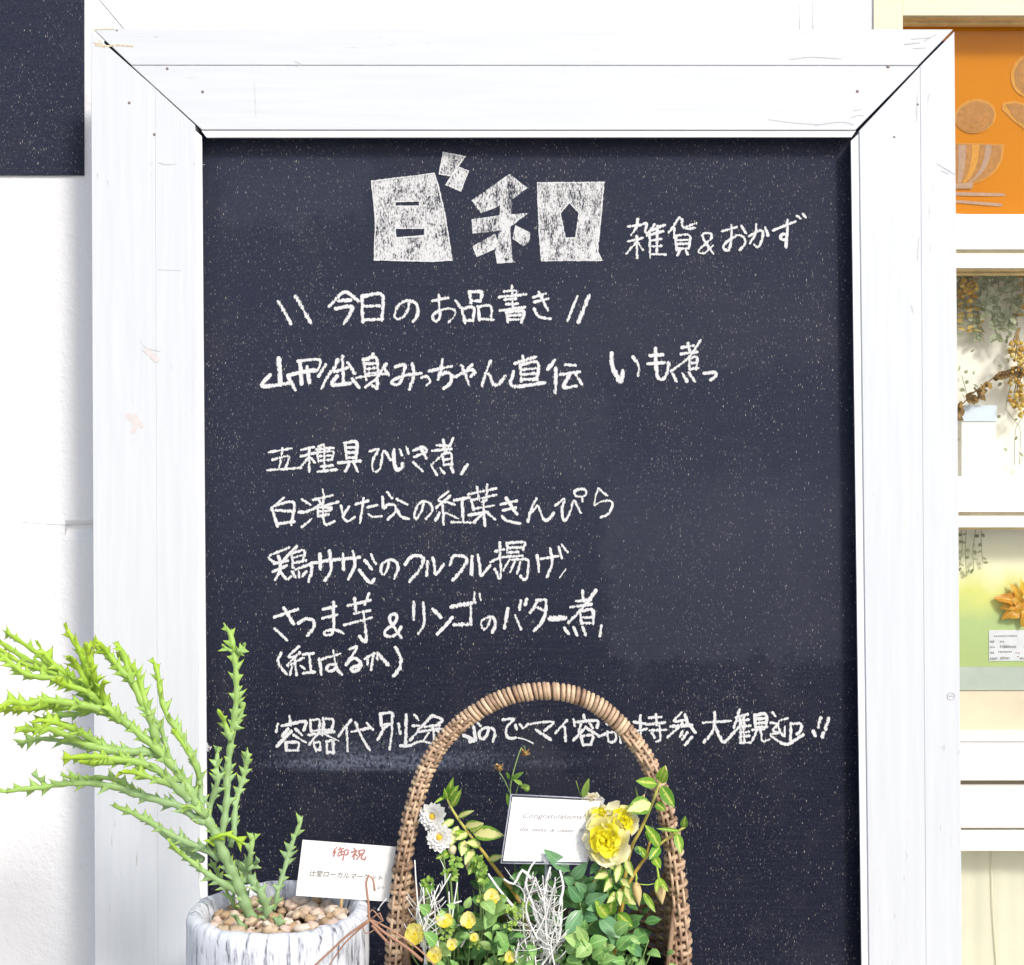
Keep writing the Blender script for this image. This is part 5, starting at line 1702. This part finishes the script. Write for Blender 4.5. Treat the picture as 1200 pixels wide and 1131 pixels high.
# 6 dried bud sprig
db = thing("dried_bud_sprig", "thin green sprig with dried brown seed heads rising behind the congratulations card", "plant", ROOT(608, -0.225))
mb = MB()
ST(mb, [(608, 1150), (603, 1000), (598, 935), (600, 912), (606, 890), (611, 876)], 1.5, .7, -0.225)
ST(mb, [(598, 930), (592, 916), (585, 905)], .8, .6, -0.225)
ST(mb, [(604, 932), (608, 920), (614, 919)], .7, .6, -0.225)
ST(mb, [(611, 876), (614, 874), (616, 880)], .6, .5, -0.225)
mb.build("stem", M['stem_g'], db)
mb = MB()
LF(mb, 599, 914, 613, 905, 6, Y=-0.225); LF(mb, 612, 919, 602, 914, 5, Y=-0.225); LF(mb, 597, 945, 594, 930, 5, Y=-0.225); LF(mb, 610, 922, 620, 921, 6, Y=-0.226); LF(mb, 597, 913, 594, 905, 4, Y=-.225)
mb.build("leaves", L_lime, db)
mh = mat_tone("dried_seed_head", [(0, (0.14, 0.07, 0.02)), (0.5, (0.40, 0.26, 0.09)), (1, (0.58, 0.46, 0.24))], 0.8)
for (x, y, r) in ((585, 900, 6), (615.5, 883, 6)):
    mb = MB()
    c = P(x, y, -0.226); k = pxs(-.226)
    mb.blob(c, r * k * .62, 5, 8, (1, 1, .9), 0, .3, .35)
    for j in range(16):
        a_ = random.random() * 6.28; up_ = random.uniform(-.6, .9)
        d = Vector((math.cos(a_), math.sin(a_), up_)).normalized()
        mb.leaf(c + d * r * k * .4, c + d * r * k * random.uniform(.9, 1.2) + Vector((0, 0, 0.0015)), r * k * .6, 0, .4, -.2, 3, 2, col=random.random(), nrm=d)
    mb.build("seed_head", mh, db)
mb = MB(); mb.blob(P(617, 924, -0.226), 0.0033, 5, 8, (1, 1, 1), 0, .2, .6); mb.build("bud", L_lime, db)

# 7 silver wire bushes
M['silver'] = mat_tone("silver_twig", [(0, (0.72, 0.72, 0.70)), (1, (0.86, 0.86, 0.85))], 0.7, 300, 0.1, 0.1)


def silver(root, name_label, seeds, nb, box, dens):
    t_ = thing("silver_bush", name_label, "plant", root, "silver wire bushes in the basket")
    m_ = MB()
    rnd = random.Random(seeds)
    x0, x1, y0, y1 = box
    for b_ in range(nb):
        sx = x0 + (x1 - x0) * (0.2 + 0.6 * rnd.random()); sy = rnd.uniform(y1 - 25, y1 + 25)
        ex = rnd.uniform(x0, x1); ey = y0 + (y1 - y0) * rnd.random() ** 1.3 * 0.85
        Ya = rnd.uniform(-0.30, -0.265); Yb = Ya + rnd.uniform(-.02, .02)
        mid = ((sx + ex) / 2 + rnd.uniform(-16, 16), (sy + ey) / 2 + rnd.uniform(-6, 6))
        l_ = catmull([P(sx, sy, Ya), P(*mid, (Ya + Yb) / 2), P(ex, ey, Yb)], 0.0035)
        n_ = len(l_)
        r_ = rnd.uniform(.8, 1.35)
        m_.tube(l_, [r_ * pxs(Ya) * (1 - .45 * i / n_) for i in range(n_)], 5, True, 0, [rnd.random()] * n_)
        for i in range(2, n_ - 1):
            if rnd.random() < dens:
                d = Vector((rnd.uniform(-1, 1), rnd.uniform(-.6, .6), rnd.uniform(-.1, 1))).normalized()
                tw = l_[i] + d * rnd.uniform(.006, .016)
                t2 = tw + (d + Vector((rnd.uniform(-.7, .7), 0, .5))) * rnd.uniform(.003, .007)
                m_.tube([l_[i], tw, t2], [.6 * pxs(Ya), .55 * pxs(Ya), .4 * pxs(Ya)], 5, True, 0, [rnd.random()] * 3)
    m_.build("twigs", M['silver'], t_)
    return t_


silver(ROOT(640, -0.28), "dense tangle of white silver twigs hanging below the congratulations card", 4, 30, (602, 666, 1020, 1122), 0.40)
sb = silver(ROOT(510, -0.28), "sparse white silver twigs beside the left basket handle", 9, 9, (484, 530, 1022, 1125), 0.25)
random.seed(77)
mb = MB()
for l_ in ([(640, 1120), (628, 1070), (617, 1040), (620, 1020), (630, 1005)], [(622, 1030), (612, 1020), (602, 1036), (590, 1030)], [(636, 1060), (640, 1035), (645, 1016)], [(655, 1060), (660, 1040), (656, 1020)], [(612, 1075), (595, 1055), (583, 1040), (572, 1024)]):
    ST(mb, l_, 2.0, 1.1, -0.29, .8, .9)
mb.build("main_twigs", M['silver'], bpy.data.objects["silver_bush"])
mb = MB()
for l_ in ([(500, 1130), (492, 1080), (488, 1040), (486, 1008)], [(505, 1120), (498, 1070), (496, 1040)], [(525, 1120), (530, 1075), (536, 1034)], [(527, 1110), (527, 1070), (526, 1045)], [(495, 1095), (505, 1060), (514, 1037)], [(527, 1060), (541, 1056)], [(500, 1075), (515, 1064)], [(540, 1110), (550, 1093), (556, 1091)]):
    ST(mb, l_, 1.3, .7, -0.285, .8, .9)
mb.build("main_twigs", M['silver'], sb)

# 8 violas
vp = thing("viola_plant", "low viola plant with soft yellow flowers at the lower left of the basket", "plant", ROOT(540, -0.27))
M['viola'] = mat_tone("viola_petal", [(0, (0.80, 0.62, 0.02)), (0.35, (0.80, 0.70, 0.12)), (1, (0.80, 0.74, 0.34))], 0.6, transl=0.3, bump=0.05)
for (cx, cy, r, lean) in ((488, 1094, 13, (-.5, -1, .3)), (521, 1081, 11, (0, -1, 1)), (549, 1079, 10, (.1, -1, .5)), (530, 1106, 7, (0, -1, .2)), (510, 1119, 10, (-.2, -1, .1)), (576, 1051, 9.5, (.1, -1, .5)), (556, 1099, 6, (0, -1, .6)), (597, 1122, 7, (0, -1, .4))):
    mb = MB()
    Y = -0.30; c = P(cx, cy, Y); k = pxs(Y)
    ax = Vector(lean).normalized(); e1 = Vector((1, 0, 0)) - ax * ax.x; e1.normalize(); e2 = e1.cross(ax) * -1
    for j, a_ in enumerate((90, 45, 135, -20, 200, 270)):
        a_ = R(a_ + random.uniform(-12, 12))
        d = (e1 * math.cos(a_) + e2 * math.sin(a_) * (1 if e2.z > 0 else -1) + ax * .18).normalized()
        l_ = r * k * random.uniform(.9, 1.1)
        mb.leaf(c + ax * 0.0005 * j, c + d * l_ + ax * 0.0005 * j, l_ * 1.15, 0, .15, -.15, 6, 4, 1.6, col=.15 if j == 5 else random.uniform(.3, 1), wave=.3, nrm=ax)
    mb.blob(c + ax * .002, .0014, 4, 6, (1, 1, 1), 0, 0, 0.0)
    mb.build("flower", M['viola'], vp)
for (cx, cy, r) in ((611, 1066, 10), (600, 1083, 9), (557, 1104, 9), (522, 1092, 8), (594, 1127, 9), (583, 1056, 8), (566, 1056, 6), (600, 1066, 6)):
    mb = MB()
    for j in range(18):
        a_ = random.random() * 6.28; q_ = math.sqrt(random.random()) * r
        p = P(cx + q_ * math.cos(a_), cy + q_ * math.sin(a_), -0.292 + random.uniform(-.01, .008))
        d = Vector((random.uniform(-1, 1), random.uniform(-1, 0), random.uniform(-.2, 1))).normalized()
        mb.leaf(p, p + d * random.uniform(.003, .006), random.uniform(.003, .0045), 0, .3, .1, 4, 2, col=random.uniform(.5, 1), nrm=(0, -1, .5))
    mb.build("green_buds", L_lime, vp)
mb = MB()
for (x, y) in ((488, 1094), (521, 1081), (549, 1079), (530, 1106), (510, 1119), (576, 1051), (611, 1066), (594, 1122)):
    ST(mb, [(540 + (x - 540) * .5, 1155), (x + random.uniform(-4, 4), (y + 1150) / 2), (x, y + 1)], 1.1, .8, -0.265, 0, 1, -0.295)
mb.build("stems", M['stem_g'], vp)

# 9 sedum-like rosettes
sp_ = thing("green_rosette_plant", "upright stems with small crisp green leaf rosettes under the cream leaved sprig", "plant", ROOT(540, -0.25))
mb = MB(); mg = MB()
for (cx, cy, r) in ((528, 1024, 10), (502, 1036, 9), (563, 1018, 9), (566, 1030, 8), (534, 1010, 7), (500, 1042, 6), (560, 1010, 6)):
    for j in range(26):
        a_ = random.random() * 6.28; q_ = math.sqrt(random.random()) * r * .8
        p = P(cx + q_ * math.cos(a_) * .6, cy + q_ * math.sin(a_) * .6, -0.262 + random.uniform(-.008, .008))
        d = Vector((math.cos(a_), random.uniform(-1, .1), -math.sin(a_) + .2)).normalized()
        mb.leaf(p, p + d * random.uniform(.004, .007), random.uniform(.003, .005), 0, .35, .1, 4, 2, col=random.random(), nrm=(0, -1, .5))
    ST(mg, [(540 + (cx - 540) * .6, 1155), (cx + 3, (cy + 1150) / 2), (cx, cy)], 1.5, 1, -0.25, 0, 1, -0.262)
mb.build("rosettes", L_lime, sp_); mg.build("stems", M['stem_g'], sp_)

# 10 filler foliage: deep green bush behind, pale bush low in front
bu = thing("leafy_bush", "dense dark green leafy bush filling the middle of the basket", "plant", ROOT(620, -0.235))
mb = MB(); mg = MB()
for i in range(560):
    x = random.uniform(492, 785)
    top = 1015 + 40 * abs((x - 650) / 140) ** 1.5 + (22 if x < 560 else 0)
    y = random.uniform(top, 1150)
    if x < 520 and y < 1075: continue
    Y = random.uniform(-0.262, -0.19)
    d = Vector((random.uniform(-1, 1), random.uniform(-1, .2), random.uniform(-.5, .8))).normalized()
    p = P(x, y, Y)
    l_ = random.choice((.009, .012, .016, .021, .024))
    if abs(p.x - BC.x) > BX * 0.80: continue
    mb.leaf(p, p + d * l_, l_ * random.uniform(.5, .75), random.uniform(-.5, .5), .25, .1, 5, 4, col=random.random() ** 1.3, nrm=(0, -1, .8))
for i in range(40):
    x = random.uniform(520, 760)
    ST(mg, [(620 + (x - 620) * .75, 1155), (x, random.uniform(1030, 1090))], 1.1, .7, random.uniform(-.25, -.2), 0, .5)
mb.build("leaves", L_deep, bu); mg.build("stems", M['stem_g'], bu)
fr = thing("pale_groundcover_plant", "low plant with rounded pale green leaves along the front edge of the basket", "plant", ROOT(660, -0.29))
mb = MB()
for i in range(170):
    x = random.uniform(500, 790)
    lim = 1088 if x > 660 else 1062
    if 560 < x < 606: lim = 1056
    y = random.uniform(lim, 1160)
    if 606 < x < 662 and y < 1105: continue
    if x > 742 and y < 1112: continue
    p = P(x, y, random.uniform(-0.305, -0.272))
    d = Vector((random.uniform(-1, 1), random.uniform(-1, 0), random.uniform(-.3, .9))).normalized()
    l_ = random.choice((.007, .009, .012, .015, .019))
    mb.leaf(p, p + d * l_, l_ * random.uniform(.55, .8), random.uniform(-.5, .5), .3, .2, 7, 4, .85, col=random.random(), nrm=(0, -1, .8))
LF(mb, 688, 1106, 662, 1098, 18, Y=-.30, col=1); LF(mb, 686, 1103, 676, 1086, 14, Y=-.302, col=.9)
mb.build("leaves", mat_leaf("pale_round_leaf", (0.16, 0.38, 0.10), (0.44, 0.62, 0.22), transl=0.22), fr)
mb = MB()
for i in range(20):
    x = random.uniform(540, 770)
    ST(mb, [(650 + (x - 650) * .8, 1165), (x, random.uniform(1100, 1125))], 1, .7, -.28, 0, 1)
mb.build("stems", M['stem_g'], fr)
# terracotta-pink nursery pot edge glimpsed behind
npot = MB()
rg = []
c = P(622, 1050, -0.20)
for (r, z) in ((0.030, BSZ - 0.02), (0.040, c.z - 0.006), (0.042, c.z - 0.006), (0.042, c.z + 0.002), (0.039, c.z + 0.002), (0.036, BSZ + 0.02)):
    rg.append([npot.vert((c.x + r * math.cos(2 * math.pi * j / 32), -0.195 + r * math.sin(2 * math.pi * j / 32), z)) for j in range(32)])
for k in range(5):
    for j in range(32): npot.face((rg[k][j], rg[k][(j + 1) % 32], rg[k + 1][(j + 1) % 32], rg[k + 1][j]))
o = npot.build("nursery_pot", mat_plain("pinkish_plastic", (0.52, 0.40, 0.33), 0.5, 0.08, 60))
tag(o, "pinkish beige nursery pot half hidden behind the silver twigs", "pot")

# ------------------------------------------------------------------ congratulations card in a clear holder
KY = -0.272
hold = thing("card_holder", "clear plastic sleeve on a pick holding the congratulations card", "card holder", P(640, 1150, KY))
t = NT("clear_sleeve")
tr = t.n("ShaderNodeBsdfTransparent"); gl_ = t.n("ShaderNodeBsdfGlossy"); gl_.inputs['Roughness'].default_value = 0.08
mx = t.n("ShaderNodeMixShader"); mx.inputs[0].default_value = 0.07
t.l(tr.outputs[0], mx.inputs[1]); t.l(gl_.outputs[0], mx.inputs[2]); t.l(mx.outputs[0], t.out.inputs[0])
M['sleeve'] = t.m
M['sleeve_edge'] = mat_plain("sleeve_edge", (0.42, 0.43, 0.50), 0.3, 0.25, 200, spec=0.6)
SQ = [(599, 931), (587, 1011.5), (688, 1013), (708, 936.5)]


def card_Y(px, py): return KY + (py - 970) * -0.00025


mb = MB(); mb.face([mb.vert(P(x, y, card_Y(x, y) - 0.0016)) for x, y in SQ]); mb.build("clear_sleeve", M['sleeve'], hold, False)
mb = MB()
pts = [P(x, y, card_Y(x, y) - 0.0004) for x, y in SQ]
for k in range(4):
    mb.tube([pts[k], pts[(k + 1) % 4]], 0.0006, 5)
mb.build("sleeve_edge", M['sleeve_edge'], hold)
mb = MB(); mb.tube([P(640, 1005, KY + .004), P(641, 1150, KY + .004)], 0.0016, 6)
c_ = P(640.5, 1006.5, card_Y(640, 1006) - .0026)
mb.tube([c_ + Vector((math.cos(a_ / 16 * 6.283), 0, math.sin(a_ / 16 * 6.283))) * 0.0036 for a_ in range(17)], 0.0006, 5, False)
mb.build("pick", M['sleeve_edge'], hold)
cg = thing("congratulations_card", "white congratulations card with faint flowers in the clear holder", "card", P(640, 1010, KY))
CQ = [(600.5, 934), (589.5, 1009), (687.5, 1010.5), (704, 939)]
mb = MB()
f = [mb.vert(P(x, y, card_Y(x, y))) for x, y in CQ]; bk = [mb.vert(P(x, y, card_Y(x, y)) + Vector((0, .0006, 0))) for x, y in CQ]
mb.face(f); mb.face(bk[::-1])
for k in range(4): mb.face((f[(k + 1) % 4], f[k], bk[k], bk[(k + 1) % 4]))
mb.build("card_sheet", M['card'], cg, False)
TF = lambda x, y: card_Y(x, y) - 0.0003
up = (0.15, -0.985)
mb = MB()
text_on(mb, "Congratulations!", 612, 960.5, 685, 961.5, 7.4, 0, up, 0.25, TF, 0.012)
text_on(mb, "the  zakka  &  okazu", 609, 974.0, 672, 975.5, 4.2, 0, up, 0.25, TF, 0.02)
text_on(mb, "様", 678, 975.8, 684, 976, 5, 0, up, 0.0, TF)
mb.build("lettering", mat_plain("pale_grey_ink", (0.30, 0.29, 0.30), .7, .25, 500), cg, False)
mb = MB()
for (x, y, r, mi) in ((602, 947, 2.2, 0), (604, 950, 1.6, 0), (600, 952, 1.4, 3), (615, 944, 1.2, 2), (620, 940, 1.4, 1), (625, 938.5, 1.2, 2), (630, 940, 1.0, 1), (623, 946, 1.4, 1), (633, 938, .9, 0), (598, 974, 1.3, 1), (600, 977, 1, 2), (597, 980, 1.2, 3), (687, 982, 1.4, 2), (678, 1000, 1.6, 2), (684, 1003, 1.8, 0), (687, 1006, 1.6, 0), (676, 1007, 1.4, 0), (665, 1006, 1.3, 2), (671, 1008, 1.2, 1), (602, 961, 1, 0), (599, 966, 1, 1)):
    for j in range(4):
        a_ = random.random() * 6.28
        xx, yy = x + math.cos(a_) * r * .8, y + math.sin(a_) * r * .8
        pts = []
        for i in range(6):
            b_ = 2 * math.pi * i / 6
            pts.append(mb.vert(P(xx + r * .5 * math.cos(b_), yy - r * .35 * math.sin(b_), TF(xx, yy) - 0.00005 * j)))
        mb.face(pts[::-1], mi)
fm = [mat_plain("pale_pink_print", (0.74, 0.52, 0.50), .7, .1, 100), mat_plain("pale_yellow_print", (0.78, 0.72, 0.44), .7, .1, 100), mat_plain("pale_green_print", (0.55, 0.68, 0.46), .7, .1, 100), mat_plain("pale_grey_print", (0.55, 0.58, 0.62), .7, .1, 100)]
mb.build("printed_flowers", fm, cg, False)
mb = MB()
for (x0, x1, y) in ((650, 680, 988), (655, 672, 992), (625, 640, 996), (652, 664, 997)):
    x = x0
    while x < x1:
        mb.face([mb.vert(P(x + a_, y + b_, TF(x, y))) for a_, b_ in ((0, -.7), (0, .7), (1, .6), (1, -.6))]); x += random.uniform(1.6, 3.2)
mb.face([mb.vert(P(x, y, TF(x, y))) for x, y in ((681, 991), (681.6, 991.5), (689, 985), (688.5, 984.6))])
mb.build("small_print", fm[3], cg, False)

# ------------------------------------------------------------------ reddish vine tendril hooked before the white card
tw = thing("vine_tendril", "thin reddish brown vine tendril curling in front of the white gift card", "vine", P(432, 1078, -0.33))
M['vine'] = mat_tone("red_brown_vine", [(0, (0.26, 0.13, 0.08)), (1, (0.44, 0.25, 0.17))], 0.5, 200, .2, .2)
mb = MB()
VY = -0.345
ST(mb, [(495, 1126), (476, 1110), (452, 1094), (440, 1084), (433, 1078), (432, 1062), (430, 1046), (429, 1034), (432, 1026), (437, 1030), (439, 1044)], 2.0, 1.2, VY, .3, .9)
ST(mb, [(433, 1078), (420, 1087), (405, 1098), (388, 1114), (366, 1134)], 1.7, 1.2, VY, .5, .8)
ST(mb, [(432, 1080), (418, 1092), (402, 1108), (384, 1134)], 1.1, .8, VY, .3, .6)
ST(mb, [(434, 1078), (445, 1070), (449, 1079), (442, 1082), (430, 1074), (436, 1066), (447, 1078)], .9, .7, VY, .5, .8)
ST(mb, [(436, 1084), (450, 1100), (456, 1106)], 2.2, 1.4, VY, .4, .6)
ST(mb, [(425, 1084), (428, 1094), (438, 1090), (443, 1082)], .8, .6, VY, .5, .8)
ST(mb, [(434, 1077), (462, 1092), (490, 1112), (510, 1132)], 1.3, .9, VY + .005, .5, .8)
mb.build("tendril", M['vine'], tw)
mb = MB(); ST(mb, [(443, 1066), (447, 1060), (453, 1053)], .6, .5, -0.26); mb.blob(P(443.5, 1066, -.26), .0012, 4, 6)
o = mb.build("paper_tie", M['silver']); tag(o, "tiny white twig end between the gift card and the left basket handle", "twig")
# small twigs poking at the base of the basket interior
